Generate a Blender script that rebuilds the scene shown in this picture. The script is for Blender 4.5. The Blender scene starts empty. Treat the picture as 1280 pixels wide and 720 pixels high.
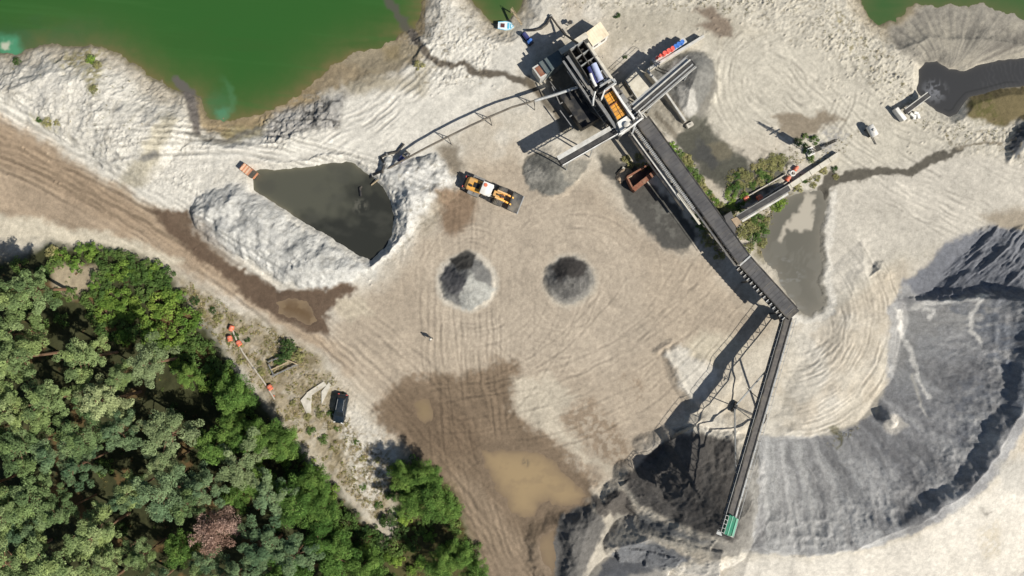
import bpy, bmesh, math, random
import numpy as np
from mathutils import Vector, Matrix

random.seed(7)
scene = bpy.context.scene
COL = scene.collection
M_PX = 0.125          # metres of ground per photo pixel
CAM_H = 114.0         # height of the drone
R = math.radians

# ------------------------------------------------------------------ helpers
def W(px, py, h=0.0):
    """ground-plan point (metres) of something seen at photo pixel px,py and standing h metres up"""
    k = M_PX * (1.0 - h / CAM_H)
    return Vector(((px - 640.0) * k, (360.0 - py) * k, h))

def lin(c):
    out = []
    for v in c[:3]:
        v = v / 255.0
        out.append(v / 12.92 if v <= 0.04045 else ((v + 0.055) / 1.055) ** 2.4)
    return out

def tag(o, label=None, cat=None, group=None, kind=None):
    if label: o['label'] = label
    if cat: o['category'] = cat
    if group: o['group'] = group
    if kind: o['kind'] = kind
    return o

def empty(name, loc=(0, 0, 0), rz=0.0):
    o = bpy.data.objects.new(name, None)
    COL.objects.link(o)
    o.location = loc
    o.rotation_euler = (0, 0, rz)
    return o

def copy_tree(o, parent=None):
    c = o.copy()
    COL.objects.link(c)
    if parent is not None:
        c.parent = parent
    for ch in [x for x in o.children]:
        copy_tree(ch, c)
    return c

class MB:
    """collects shapes and links them as one mesh object"""
    def __init__(self):
        self.v, self.f = [], []
    def _add(self, vs, fs):
        b = len(self.v)
        self.v.extend([tuple(p) for p in vs])
        self.f.extend([tuple(i + b for i in f) for f in fs])
        return self
    def frame(self, c, ax, ay, az, s):
        c = Vector(c); vs = []
        for dz in (-.5, .5):
            for dx, dy in ((-.5, -.5), (.5, -.5), (.5, .5), (-.5, .5)):
                vs.append(c + ax * (dx * s[0]) + ay * (dy * s[1]) + az * (dz * s[2]))
        return self._add(vs, [(3, 2, 1, 0), (4, 5, 6, 7), (0, 1, 5, 4), (1, 2, 6, 5), (2, 3, 7, 6), (3, 0, 4, 7)])
    def box(self, c, s, rz=0.0):
        ca, sa = math.cos(rz), math.sin(rz)
        return self.frame(c, Vector((ca, sa, 0)), Vector((-sa, ca, 0)), Vector((0, 0, 1)), s)
    def beam(self, p0, p1, w, h):
        p0, p1 = Vector(p0), Vector(p1)
        d = p1 - p0
        L = d.length
        if L < 1e-6: return self
        ax = d / L
        up = Vector((0, 0, 1))
        if abs(ax.z) > 0.98: up = Vector((1, 0, 0))
        ay = up.cross(ax).normalized()
        az = ax.cross(ay).normalized()
        return self.frame((p0 + p1) / 2, ax, ay, az, (L, w, h))
    def prism(self, pts, z0, z1):
        n = len(pts)
        area = sum(pts[i][0] * pts[(i + 1) % n][1] - pts[(i + 1) % n][0] * pts[i][1] for i in range(n))
        if area < 0: pts = list(pts)[::-1]
        vs = [(p[0], p[1], z0) for p in pts] + [(p[0], p[1], z1) for p in pts]
        fs = [tuple(range(n))[::-1], tuple(range(n, 2 * n))]
        fs += [(i, (i + 1) % n, n + (i + 1) % n, n + i) for i in range(n)]
        return self._add(vs, fs)
    def cyl(self, p0, p1, r0, r1=None, seg=12):
        return self.tube([p0, p1], [r0, r0 if r1 is None else r1], seg)
    def tube(self, pts, r, seg=8):
        pts = [Vector(p) for p in pts]
        n = len(pts)
        rs = list(r) if isinstance(r, (list, tuple)) else [r] * n
        vs, fs = [], []
        ref = Vector((0, 0, 1))
        for i, p in enumerate(pts):
            t = (pts[min(i + 1, n - 1)] - pts[max(i - 1, 0)]).normalized()
            rr = ref if abs(t.dot(ref)) < 0.95 else Vector((1, 0, 0))
            a = rr.cross(t).normalized()
            b = t.cross(a).normalized()
            for k in range(seg):
                th = 2 * math.pi * k / seg
                vs.append(p + a * (math.cos(th) * rs[i]) + b * (math.sin(th) * rs[i]))
        for i in range(n - 1):
            for k in range(seg):
                k2 = (k + 1) % seg
                fs.append((i * seg + k, i * seg + k2, (i + 1) * seg + k2, (i + 1) * seg + k))
        fs.append(tuple(range(seg))[::-1])
        fs.append(tuple((n - 1) * seg + k for k in range(seg)))
        return self._add(vs, fs)
    def lathe(self, prof, c, axis='z', seg=20):
        """prof: list of (radius, offset along axis)"""
        c = Vector(c); vs, fs = [], []
        n = len(prof)
        for (r, o) in prof:
            for k in range(seg):
                th = 2 * math.pi * k / seg
                a, b = r * math.cos(th), r * math.sin(th)
                if axis == 'z': vs.append(c + Vector((a, b, o)))
                elif axis == 'y': vs.append(c + Vector((b, o, a)))
                else: vs.append(c + Vector((o, a, b)))
        for i in range(n - 1):
            for k in range(seg):
                k2 = (k + 1) % seg
                fs.append((i * seg + k, i * seg + k2, (i + 1) * seg + k2, (i + 1) * seg + k))
        if prof[0][0] > 1e-4: fs.append(tuple(range(seg))[::-1])
        if prof[-1][0] > 1e-4: fs.append(tuple((n - 1) * seg + k for k in range(seg)))
        return self._add(vs, fs)
    def loft(self, rings, caps=True):
        n = len(rings[0]); vs, fs = [], []
        for r in rings: vs.extend(r)
        for i in range(len(rings) - 1):
            for k in range(n):
                k2 = (k + 1) % n
                fs.append((i * n + k, i * n + k2, (i + 1) * n + k2, (i + 1) * n + k))
        if caps:
            fs.append(tuple(range(n))[::-1]); fs.append(tuple((len(rings) - 1) * n + k for k in range(n)))
        return self._add(vs, fs)
    def build(self, name, mat, parent=None, local=False, smooth=False, bevel=0.0):
        off = Vector((0, 0, 0))
        if parent is not None and not local:
            q = parent
            while q is not None:
                off += q.location; q = q.parent
        me = bpy.data.meshes.new(name)
        me.from_pydata([(p[0] - off.x, p[1] - off.y, p[2] - off.z) for p in self.v], [], self.f)
        bm = bmesh.new(); bm.from_mesh(me)
        bmesh.ops.recalc_face_normals(bm, faces=bm.faces)
        if bevel > 0:
            ed = [e for e in bm.edges if len(e.link_faces) == 2 and e.calc_face_angle(0) > 0.6]
            bmesh.ops.bevel(bm, geom=ed, offset=bevel, segments=2, affect='EDGES', clamp_overlap=True)
        bm.to_mesh(me); bm.free()
        if smooth:
            me.polygons.foreach_set('use_smooth', [True] * len(me.polygons))
            try: me.set_sharp_from_angle(angle=R(40))
            except Exception: pass
        me.materials.append(mat)
        o = bpy.data.objects.new(name, me)
        COL.objects.link(o)
        if parent is not None: o.parent = parent
        return o

# ------------------------------------------------------------------ materials
_m = {}
def nodes_of(name):
    m = bpy.data.materials.new(name)
    m.use_nodes = True
    nt = m.node_tree
    return m, nt, nt.nodes.get('Principled BSDF')

def paint(name, rgb, rough=0.6, metal=0.0, var=0.25, scale=1.5, dirt=None, dirt_amt=0.35, bump=0.0, spec=0.4):
    """surface of one colour with uneven wear and dust"""
    if name in _m: return _m[name]
    m, nt, p = nodes_of(name)
    N, L = nt.nodes, nt.links
    tc = N.new('ShaderNodeTexCoord')
    n1 = N.new('ShaderNodeTexNoise'); n1.inputs['Scale'].default_value = scale; n1.inputs['Detail'].default_value = 8; n1.inputs['Roughness'].default_value = 0.7
    L.new(tc.outputs['Object'], n1.inputs['Vector'])
    n2 = N.new('ShaderNodeTexNoise'); n2.inputs['Scale'].default_value = scale * 0.45; n2.inputs['Detail'].default_value = 5
    mp = N.new('ShaderNodeMapping'); mp.inputs['Location'].default_value = (13, 7, 3)
    L.new(tc.outputs['Object'], mp.inputs['Vector']); L.new(mp.outputs['Vector'], n2.inputs['Vector'])
    c = lin(rgb)
    r1 = N.new('ShaderNodeValToRGB')
    lo = [x * (1 - var) for x in c]; hi = [min(1, x * (1 + var)) for x in c]
    r1.color_ramp.elements[0].position = 0.3; r1.color_ramp.elements[0].color = (*lo, 1)
    r1.color_ramp.elements[1].position = 0.7; r1.color_ramp.elements[1].color = (*hi, 1)
    L.new(n1.outputs['Fac'], r1.inputs['Fac'])
    d = lin(dirt) if dirt else lin((150, 140, 122))
    mx = N.new('ShaderNodeMix'); mx.data_type = 'RGBA'
    r2 = N.new('ShaderNodeValToRGB')
    r2.color_ramp.elements[0].position = 0.45; r2.color_ramp.elements[0].color = (0, 0, 0, 1)
    r2.color_ramp.elements[1].position = 0.68; r2.color_ramp.elements[1].color = (dirt_amt,) * 3 + (1,)
    L.new(n2.outputs['Fac'], r2.inputs['Fac'])
    L.new(r2.outputs['Color'], mx.inputs['Factor'])
    L.new(r1.outputs['Color'], mx.inputs['A']); mx.inputs['B'].default_value = (*d, 1)
    L.new(mx.outputs['Result'], p.inputs['Base Color'])
    p.inputs['Roughness'].default_value = rough
    p.inputs['Metallic'].default_value = metal
    p.inputs['Specular IOR Level'].default_value = spec
    if bump > 0:
        b = N.new('ShaderNodeBump'); b.inputs['Strength'].default_value = bump; b.inputs['Distance'].default_value = 0.05
        L.new(n1.outputs['Fac'], b.inputs['Height']); L.new(b.outputs['Normal'], p.inputs['Normal'])
    _m[name] = m
    return m

def attr_ground(name, gain=1.0, fine=0.35, bumpd=0.05, rock=6.0):
    """mineral ground: colour of each place from the 'Col' attribute (dry, wet, gravel ...), grain and clods from noise"""
    m, nt, p = nodes_of(name)
    N, L = nt.nodes, nt.links
    at = N.new('ShaderNodeAttribute'); at.attribute_name = 'Col'
    tc = N.new('ShaderNodeTexCoord')
    n1 = N.new('ShaderNodeTexNoise'); n1.inputs['Scale'].default_value = rock; n1.inputs['Detail'].default_value = 6; n1.inputs['Roughness'].default_value = 0.75
    L.new(tc.outputs['Object'], n1.inputs['Vector'])
    n2 = N.new('ShaderNodeTexNoise'); n2.inputs['Scale'].default_value = 1.3; n2.inputs['Detail'].default_value = 7; n2.inputs['Roughness'].default_value = 0.65
    L.new(tc.outputs['Object'], n2.inputs['Vector'])
    ad = N.new('ShaderNodeMath'); ad.operation = 'ADD'
    L.new(n1.outputs['Fac'], ad.inputs[0]); L.new(n2.outputs['Fac'], ad.inputs[1])
    mr = N.new('ShaderNodeMapRange'); mr.inputs['From Min'].default_value = 0.6; mr.inputs['From Max'].default_value = 1.4
    mr.inputs['To Min'].default_value = gain * (1 - fine); mr.inputs['To Max'].default_value = gain * (1 + fine)
    L.new(ad.outputs[0], mr.inputs['Value'])
    vm = N.new('ShaderNodeVectorMath'); vm.operation = 'SCALE'
    L.new(at.outputs['Color'], vm.inputs[0]); L.new(mr.outputs['Result'], vm.inputs['Scale'])
    L.new(vm.outputs['Vector'], p.inputs['Base Color'])
    # alpha carries wetness: wet ground is smoother
    mr2 = N.new('ShaderNodeMapRange'); mr2.inputs['To Min'].default_value = 0.95; mr2.inputs['To Max'].default_value = 0.45
    L.new(at.outputs['Alpha'], mr2.inputs['Value']); L.new(mr2.outputs['Result'], p.inputs['Roughness'])
    p.inputs['Specular IOR Level'].default_value = 0.2
    b = N.new('ShaderNodeBump'); b.inputs['Strength'].default_value = 0.6; b.inputs['Distance'].default_value = bumpd
    L.new(ad.outputs[0], b.inputs['Height']); L.new(b.outputs['Normal'], p.inputs['Normal'])
    return m

def attr_water(name, rough=0.12, wave=0.02, wscale=0.8):
    m, nt, p = nodes_of(name)
    N, L = nt.nodes, nt.links
    at = N.new('ShaderNodeAttribute'); at.attribute_name = 'Col'
    L.new(at.outputs['Color'], p.inputs['Base Color'])
    p.inputs['Roughness'].default_value = rough
    p.inputs['Specular IOR Level'].default_value = 0.35
    tc = N.new('ShaderNodeTexCoord')
    n1 = N.new('ShaderNodeTexNoise'); n1.inputs['Scale'].default_value = wscale; n1.inputs['Detail'].default_value = 4
    L.new(tc.outputs['Object'], n1.inputs['Vector'])
    b = N.new('ShaderNodeBump'); b.inputs['Strength'].default_value = 0.5; b.inputs['Distance'].default_value = wave
    L.new(n1.outputs['Fac'], b.inputs['Height']); L.new(b.outputs['Normal'], p.inputs['Normal'])
    return m

def leaf_mat(name, hue_var=0.12):
    m, nt, p = nodes_of(name)
    N, L = nt.nodes, nt.links
    at = N.new('ShaderNodeAttribute'); at.attribute_name = 'Col'
    oi = N.new('ShaderNodeObjectInfo')
    hs = N.new('ShaderNodeHueSaturation')
    mr = N.new('ShaderNodeMapRange'); mr.inputs['To Min'].default_value = 0.5 - 0.014; mr.inputs['To Max'].default_value = 0.5 + 0.012
    L.new(oi.outputs['Random'], mr.inputs['Value']); L.new(mr.outputs['Result'], hs.inputs['Hue'])
    mr2 = N.new('ShaderNodeMapRange'); mr2.inputs['To Min'].default_value = 1 + 2 * hue_var; mr2.inputs['To Max'].default_value = 1 - 2 * hue_var
    L.new(oi.outputs['Random'], mr2.inputs['Value']); L.new(mr2.outputs['Result'], hs.inputs['Value'])
    L.new(at.outputs['Color'], hs.inputs['Color'])
    d = N.new('ShaderNodeBsdfDiffuse'); t = N.new('ShaderNodeBsdfTranslucent'); mx = N.new('ShaderNodeMixShader')
    mx.inputs['Fac'].default_value = 0.22
    L.new(hs.outputs['Color'], d.inputs['Color']); L.new(hs.outputs['Color'], t.inputs['Color'])
    L.new(d.outputs[0], mx.inputs[1]); L.new(t.outputs[0], mx.inputs[2])
    L.new(mx.outputs[0], N.get('Material Output').inputs['Surface'])
    N.remove(p)
    return m
# ------------------------------------------------------------------ noise
def _hash(ix, iy, seed):
    h = (ix.astype(np.int64) * 374761393 + iy.astype(np.int64) * 668265263 + seed * 1442695041) & 0xFFFFFFFF
    h = ((h ^ (h >> 13)) * 1274126177) & 0xFFFFFFFF
    h = (h ^ (h >> 16)) & 0xFFFFFF
    return h.astype(np.float32) / float(0xFFFFFF)

def vnoise(x, y, seed=0):
    xi = np.floor(x); yi = np.floor(y)
    fx = x - xi; fy = y - yi
    fx = fx * fx * fx * (fx * (fx * 6 - 15) + 10); fy = fy * fy * fy * (fy * (fy * 6 - 15) + 10)
    xi = xi.astype(np.int64); yi = yi.astype(np.int64)
    a = _hash(xi, yi, seed); b = _hash(xi + 1, yi, seed)
    c = _hash(xi, yi + 1, seed); d = _hash(xi + 1, yi + 1, seed)
    return ((a + (b - a) * fx) + ((c + (d - c) * fx) - (a + (b - a) * fx)) * fy) * 2 - 1

def fbm(x, y, octv=4, seed=0, gain=0.5):
    s = 0; a = 1.0; t = 0
    ca, sa = math.cos(0.6), math.sin(0.6)
    for k in range(octv):
        s = s + a * vnoise(x, y, seed + k * 17); t += a
        x, y = (x * ca - y * sa) * 2.03 + 11.3, (x * sa + y * ca) * 2.03 - 7.1
        a *= gain
    return s / t

def fbma(x, y, octv=4, seed=0, gain=0.62):
    """like fbm but keeps the direction of a stretched pattern"""
    s = 0; a = 1.0; t = 0
    for k in range(octv):
        s = s + a * vnoise(x, y, seed + k * 17); t += a
        x, y = x * 1.9 + 11.3, y * 2.1 - 7.1
        a *= gain
    return s / t

def ridged(x, y, octv=4, seed=0, gain=0.55):
    s = 0; a = 1.0; t = 0
    for k in range(octv):
        s = s + a * (1 - 2 * np.abs(vnoise(x, y, seed + k * 13))); t += a
        x, y = x * 2.05 + 3.7, y * 2.05 - 5.2
        a *= gain
    return s / t

def sstep(a, b, x):
    t = np.clip((x - a) / (b - a), 0, 1)
    return t * t * (3 - 2 * t)

# ------------------------------------------------------------------ grid
STEP = 0.16
def axis(lo, hi, far):
    core = np.arange(lo, hi + 1e-6, STEP)
    out, d, x = [], STEP * 2, 0
    ext = []
    s = STEP
    while x < far:
        s *= 1.45; x += s; ext.append(x)
    ext = np.array(ext)
    return np.concatenate([lo - ext[::-1], core, core[-1] + ext]), len(ext)
xs, NX0 = axis(-88.0, 88.0, 3000.0)
ys, NY0 = axis(-53.0, 53.0, 3000.0)
X, Y = np.meshgrid(xs, ys)
X = X.astype(np.float64); Y = Y.astype(np.float64)
GX = 640 + X / M_PX; GY = 360 - Y / M_PX        # plan position in photo-pixel units (1 unit = 12.5 cm)
SH = X.shape

WA = [fbm(GX / 22, GY / 22, 3, 101), fbm(GX / 22, GY / 22, 3, 102)]
WB = [fbm(GX / 6, GY / 6, 2, 103), fbm(GX / 6, GY / 6, 2, 104)]
FINE = fbm(GX / 3.0, GY / 3.0, 3, 105)

def sdf(pts, QX, QY, pad=60):
    """signed distance to a polygon (positive inside), -pad far away"""
    P = np.array(pts, float)
    out = np.full(SH, -float(pad))
    x0, y0 = P.min(0) - pad; x1, y1 = P.max(0) + pad
    m = (QX > x0) & (QX < x1) & (QY > y0) & (QY < y1)
    if not m.any(): return out
    x = QX[m]; y = QY[m]
    d2 = np.full(x.shape, 1e18); ins = np.zeros(x.shape, bool)
    n = len(P)
    for i in range(n):
        ax, ay = P[i]; bx, by = P[(i + 1) % n]
        ex, ey = bx - ax, by - ay
        l2 = ex * ex + ey * ey + 1e-9
        t = np.clip(((x - ax) * ex + (y - ay) * ey) / l2, 0, 1)
        d2 = np.minimum(d2, (x - ax - t * ex) ** 2 + (y - ay - t * ey) ** 2)
        if abs(ey) > 1e-9:
            c = ((ay <= y) & (by > y)) | ((by <= y) & (ay > y))
            ins ^= c & (x < ax + (y - ay) / ey * ex)
    d = np.sqrt(d2)
    out[m] = np.where(ins, d, -d)
    return out

def linedist(pts, QX, QY, pad=60):
    """distance to a polyline and the run (0..1) along it"""
    P = np.array(pts, float)[:, :2]
    out = np.full(SH, float(pad)); run = np.zeros(SH)
    x0, y0 = P.min(0) - pad; x1, y1 = P.max(0) + pad
    m = (QX > x0) & (QX < x1) & (QY > y0) & (QY < y1)
    if not m.any(): return out, run
    x = QX[m]; y = QY[m]
    d2 = np.full(x.shape, 1e18); rn = np.zeros(x.shape)
    seg = np.hypot(*(P[1:] - P[:-1]).T); cum = np.concatenate([[0], np.cumsum(seg)])
    for i in range(len(P) - 1):
        ax, ay = P[i]; bx, by = P[i + 1]
        ex, ey = bx - ax, by - ay
        l2 = ex * ex + ey * ey + 1e-9
        t = np.clip(((x - ax) * ex + (y - ay) * ey) / l2, 0, 1)
        dd = (x - ax - t * ex) ** 2 + (y - ay - t * ey) ** 2
        k = dd < d2
        d2[k] = dd[k]; rn[k] = ((cum[i] + t * seg[i]) / cum[-1])[k]
    out[m] = np.minimum(np.sqrt(d2), pad); run[m] = rn
    return out, run

def warp(amt_a, amt_b, QX=None, QY=None):
    QX = GX if QX is None else QX; QY = GY if QY is None else QY
    return QX + amt_a * WA[0] + amt_b * WB[0], QY + amt_a * WA[1] + amt_b * WB[1]

def streaks(ang, L, S, seed, bend=6.0, octv=2):
    """wheel-track like noise: long in direction ang (degrees in the photo), narrow across"""
    c, s = math.cos(R(ang)), math.sin(R(ang))
    u = GX * c + GY * s; v = -GX * s + GY * c + bend * WA[0]
    return 1.6 * fbma(u / L, v / (S * 3.2), 4, seed)

def rings(cx, cy, S, seed, sq=1.0, ang=0.0, k=1.6):
    c, s = math.cos(R(ang)), math.sin(R(ang))
    dx, dy = GX - cx, GY - cy
    u = dx * c + dy * s; v = (-dx * s + dy * c) / sq
    r = np.hypot(u, v) + 3 * WA[0]; th = np.arctan2(v, u)
    return 1.6 * fbma(r / (S * 3.2), th * k, 4, seed), r

# ------------------------------------------------------------------ outlines (photo pixels)
LAKE = [(-900, -900), (-900, 90), (-60, 74), (0, 66), (24, 60), (60, 51), (88, 53), (110, 52), (135, 60), (158, 72), (185, 94), (205, 108), (216, 112),
        (236, 113), (248, 128), (258, 147), (290, 150), (318, 143), (345, 132), (370, 119), (390, 97), (412, 80), (440, 66), (470, 55),
        (492, 45), (507, 36), (520, 30), (525, 14), (529, -6), (535, -60), (585, -40), (592, 0), (602, 12), (613, 23), (627, 27), (641, 19), (652, 6), (656, -6), (680, -60),
        (760, -200), (1010, -120), (1076, -14), (1084, 2), (1091, 15), (1104, 27), (1120, 26), (1134, 12), (1150, 2), (1170, 4), (1200, 3), (1232, 2), (1262, 10), (1290, 20), (1350, 40), (1500, 20), (1500, -900)]
POND = [(312, 212), (345, 212), (375, 208), (400, 206), (428, 202), (442, 205), (452, 212), (466, 220), (478, 232), (487, 250), (492, 272), (488, 296), (475, 314), (462, 325),
        (446, 318), (425, 305), (402, 290), (375, 274), (350, 260), (330, 248), (315, 236)]
SETTLE = [(1152, 86), (1160, 76), (1176, 74), (1192, 84), (1210, 86), (1228, 80), (1255, 73), (1285, 70), (1330, 72), (1400, 90), (1400, 160), (1330, 130), (1285, 106), (1262, 108), (1240, 114), (1215, 120), (1206, 130),
          (1200, 140), (1190, 145), (1175, 138), (1160, 125), (1150, 112)]
SLURRY = [(1028, 238), (1034, 262), (1026, 285), (1024, 310), (1028, 335), (1024, 352), (1030, 384), (1008, 396), (985, 372), (972, 345), (958, 330), (950, 308), (952, 290), (962, 268), (978, 250), (1005, 240)]
PUDDLE = [(602, 562), (625, 560), (648, 562), (672, 566), (692, 578), (700, 588), (718, 602), (733, 620), (722, 632), (700, 633), (682, 624), (673, 630), (668, 645), (655, 648), (640, 640), (625, 615), (610, 590)]
PUDDLE2 = [(516, 503), (525, 497), (536, 500), (542, 512), (540, 526), (530, 530), (520, 524)]
PUDDLE3 = [(346, 378), (362, 372), (380, 378), (394, 388), (398, 400), (388, 406), (370, 400), (352, 392)]
PUDDLE4 = [(676, 668), (690, 662), (696, 690), (690, 712), (676, 700)]
PIVOT = W(985, 398, 2.5); PVX = 640 + PIVOT.x / M_PX; PVY = 360 - PIVOT.y / M_PX

# ------------------------------------------------------------------ heights
Z = 0.30 * fbm(GX / 160, GY / 160, 4, 1) + 0.05 * fbm(GX / 14, GY / 14, 4, 2)
Z = Z * sstep(4000, 1500, np.hypot(GX - 640, GY - 360))
lumpy = np.zeros(SH)          # how cloddy the surface is

def rough_zone(pts, amp, soft=15):
    global lumpy
    wx, wy = warp(8, 3)
    lumpy = np.maximum(lumpy, amp * sstep(-soft, soft, sdf(pts, wx, wy)))

def mound(pts, h, run, pw=1.0, amp=0.3):
    """raised ground: full height h reached `run` pixels inside the outline"""
    global Z
    wx, wy = warp(6, 2)
    d = sdf(pts, wx, wy)
    k = np.clip(d / run, 0, 1) ** pw
    k = k * (1 + amp * fbm(GX / 25, GY / 25, 3, 31))
    Z = np.maximum(Z, Z * (1 - np.clip(k, 0, 1)) + h * k) if h > 0 else Z + h * k

def ridge(pts, slope=0.7, wob=1.0, top=0.0, seed=40, west=None):
    """heap with its crest along pts [(px,py,h)...], flanks at the given slope"""
    global Z
    pp = []
    for px, py, h in pts:
        w = W(px, py, h); pp.append((640 + w.x / M_PX, 360 - w.y / M_PX, h))
    wx, wy = warp(3.5 * wob, 0.35 * wob)
    d, run = linedist(pp, wx, wy, pad=170)
    P = np.array(pp); seg = np.hypot(*(P[1:, :2] - P[:-1, :2]).T); cum = np.concatenate([[0], np.cumsum(seg)]) / max(seg.sum(), 1e-6)
    hh = np.interp(run, cum, P[:, 2])
    if west is not None:                 # steeper or flatter flank on the west side of the crest
        (x0, y0), (x1, y1) = P[0, :2], P[-1, :2]
        slope = np.where(((GX - x0) * (y1 - y0) - (GY - y0) * (x1 - x0) < 0) | (run <= 0.002) | (run >= 0.998), west, slope + 0.9 * np.clip((d - 34) / np.maximum(d, 1), 0, 1))
    z = hh - np.maximum(d - top, 0) * M_PX * slope * (1 + 0.10 * fbm(GX / 16, GY / 16, 4, seed)) + 0.07 * FINE + 0.06 * WB[0]
    Z = np.maximum(Z, z)

NW = [(-60, 76), (60, 56), (150, 72), (205, 118), (228, 140), (236, 172), (220, 190), (190, 225), (150, 228), (110, 190), (60, 165), (-60, 130)]
mound(NW, 1.6, 30, 0.8)
rough_zone([(0, 60), (150, 66), (240, 130), (290, 165), (200, 240), (110, 190), (0, 120)], 0.9)
rough_zone([(320, 150), (390, 118), (420, 130), (425, 158), (340, 180)], 2.6)
rough_zone([(505, 0), (590, 0), (640, 40), (600, 110), (520, 110), (500, 60)], 1.0)
rough_zone([(690, -40), (1080, -40), (1140, 80), (1180, 150), (1290, 160), (1290, 210), (1180, 180), (1040, 70), (900, 16), (700, 12)], 1.0)
rough_zone([(165, 205), (330, 200), (500, 190), (570, 200), (580, 250), (500, 330), (460, 350), (330, 350), (235, 265)], 0.65)
rough_zone([(260, 370), (420, 470), (520, 560), (480, 650), (380, 560), (300, 480)], 0.7)
BERM1 = [(236, 268), (244, 250), (262, 240), (300, 228), (316, 240), (350, 266), (400, 296), (440, 322), (462, 335), (440, 352), (410, 364), (375, 360), (335, 342), (290, 318), (256, 298)]
mound(BERM1, 1.8, 24, 0.8, 0.55)
BERM2 = [(478, 204), (515, 196), (545, 190), (563, 212), (576, 240), (560, 258), (528, 276), (508, 296), (486, 324), (466, 340), (455, 330), (494, 300), (500, 270), (492, 240), (480, 222)]
mound(BERM2, 2.0, 20, 0.75, 0.4)
mound([(318, 205), (430, 193), (470, 205), (440, 200), (400, 203), (350, 210)], 0.6, 6, 1.0)
# bank of the haul road by the wood, kerb of white spoil in the yard, tracks
mound([(-60, 300), (60, 296), (180, 318), (250, 360), (300, 400), (340, 470), (400, 560), (470, 640), (400, 800), (-400, 900), (-400, 280)], 0.9, 40, 1.0)
ridge([(835, 440, .5), (848, 470, .7), (872, 510, .8)], 0.5)
ridge([(846, 436, .5), (862, 444, .4)], 0.5)
ridge([(822, 440, .35), (838, 428, .3)], 0.4)
mound([(832, 440), (850, 430), (905, 455), (930, 470), (900, 540), (860, 500), (842, 470)], 0.5, 14)
ridge([(846, 536, .7), (878, 524, .9), (905, 530, .9), (930, 534, .8)], 0.5)
# plateau east of the slurry pool where the kidney-shaped stockpile starts
ridge([(1262, 200, .8), (1276, 180, 1.6), (1292, 158, 1.8)], 0.8, 1.0, 0, 49)
mound([(1040, 330), (1075, 300), (1120, 340), (1128, 400), (1120, 470), (1085, 540), (1030, 560), (960, 560), (985, 480), (1020, 420)], 0.7, 30)
ridge([(1090, 345, .9), (1102, 338, 1.2), (1110, 345, 1.0)], 0.7)
# the kidney-shaped stockpile swept out by the swinging stacker
dx, dy = GX - PVX, GY - PVY
rr = np.hypot(dx, dy); aa = np.degrees(np.arctan2(dy, dx))      # 0 = east, 90 = towards the bottom of the photo
crest = 276 + 4 * vnoise(aa / 11, aa * 0, 55) + 2.0 * vnoise(aa / 2.3, aa * 0, 56)
inner = 150 + 10 * vnoise(aa / 14, aa * 0, 57)
tin = np.clip((rr - inner) / (crest - inner), 0, None)
aw = aa + 2.2 * WA[0] + 0.5 * WB[0]
gul = fbm(aw / 2.6, rr / 70, 3, 58) * 0.35 + fbm(aw / 6.0, rr / 110, 3, 59) * 0.6      # gullies run down the face
hcrest = 6.6 + 0.4 * vnoise(aa / 9, aa * 0, 60)
prof = hcrest * tin
zin = prof + gul * 0.42 * np.clip(tin * 2, 0, 1) * np.clip((1.1 - tin) * 4, 0.1, 1)
zin = zin + 0.05 * fbm(GX / 5, GY / 5, 3, 63) * sstep(0.1, 0.4, tin) + 0.30 * np.clip(ridged(GX / 18, GY / 18, 5, 61), -0.4, 1) * sstep(0.5, 0.8, tin) * sstep(1.0, 0.93, tin)
zin = zin + 1.2 * sstep(0.86, 1.0, tin + 0.05 * WA[1] + 0.012 * WB[1]) * sstep(72, 52, aa) * (0.7 + 0.3 * sstep(0, 30, aa))
zout = hcrest + 1.2 * sstep(72, 52, aa) * (0.7 + 0.3 * sstep(0, 30, aa)) - (rr - crest) * M_PX * 0.27 - 0.25 * sstep(0, 4, rr - crest)
zk = np.where(rr < crest, zin, np.maximum(zout, 3.0 + 0.3 * WA[0]))
south_end = (110 - aa) / 9.0            # towards the stacker head
hs = np.clip(south_end, 0, 1)
g_north = (GY - 375 - 7 * WA[0] + 3 * sstep(1080, 1200, GX)) * M_PX          # north end slope of the kidney
zn = hcrest * np.clip(tin, 0, 1) - 1.35 * sstep(0.1, -1.7, g_north + 0.35 * WB[0]) + g_north * 0.5 + 0.5 * ridged((GX + GY * 1.1) / 14, (GX - GY) / 70, 4, 62) * sstep(0, -4, g_north)
north_far = sstep(40, 160, GX - 1180)
kid = (aa > -60) & (aa < 110)
zk = np.where(g_north < 0, np.minimum(zk, zn), zk)
wn = np.where(kid, 1.0, 0.0) * np.where(hs > 0, 1, 0)
zk2 = zk * hs ** 0.6
Z = np.where((wn > 0) & (rr > inner - 25), np.maximum(Z, zk2), Z)
# south-west continuation of the sand bank outside the crest
bank = np.clip((rr - crest) / 10, 0, 1) * np.where((aa >= 96) & (aa < 135), 1, 0)
edge = (GY - (706 - 0.10 * (GX - 700) * (GX < 960))) * M_PX
Z = np.maximum(Z, np.where((GX < 975) & (GX > 690) & (edge > -1.2), np.clip(edge * 0.8 + 1.0, -9, 4.0) * sstep(690, 760, GX), -9))
ridge([(1116, 524, 3.0), (1121, 529, 3.0)], 1.15, 0.5, 0, 67)
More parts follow.
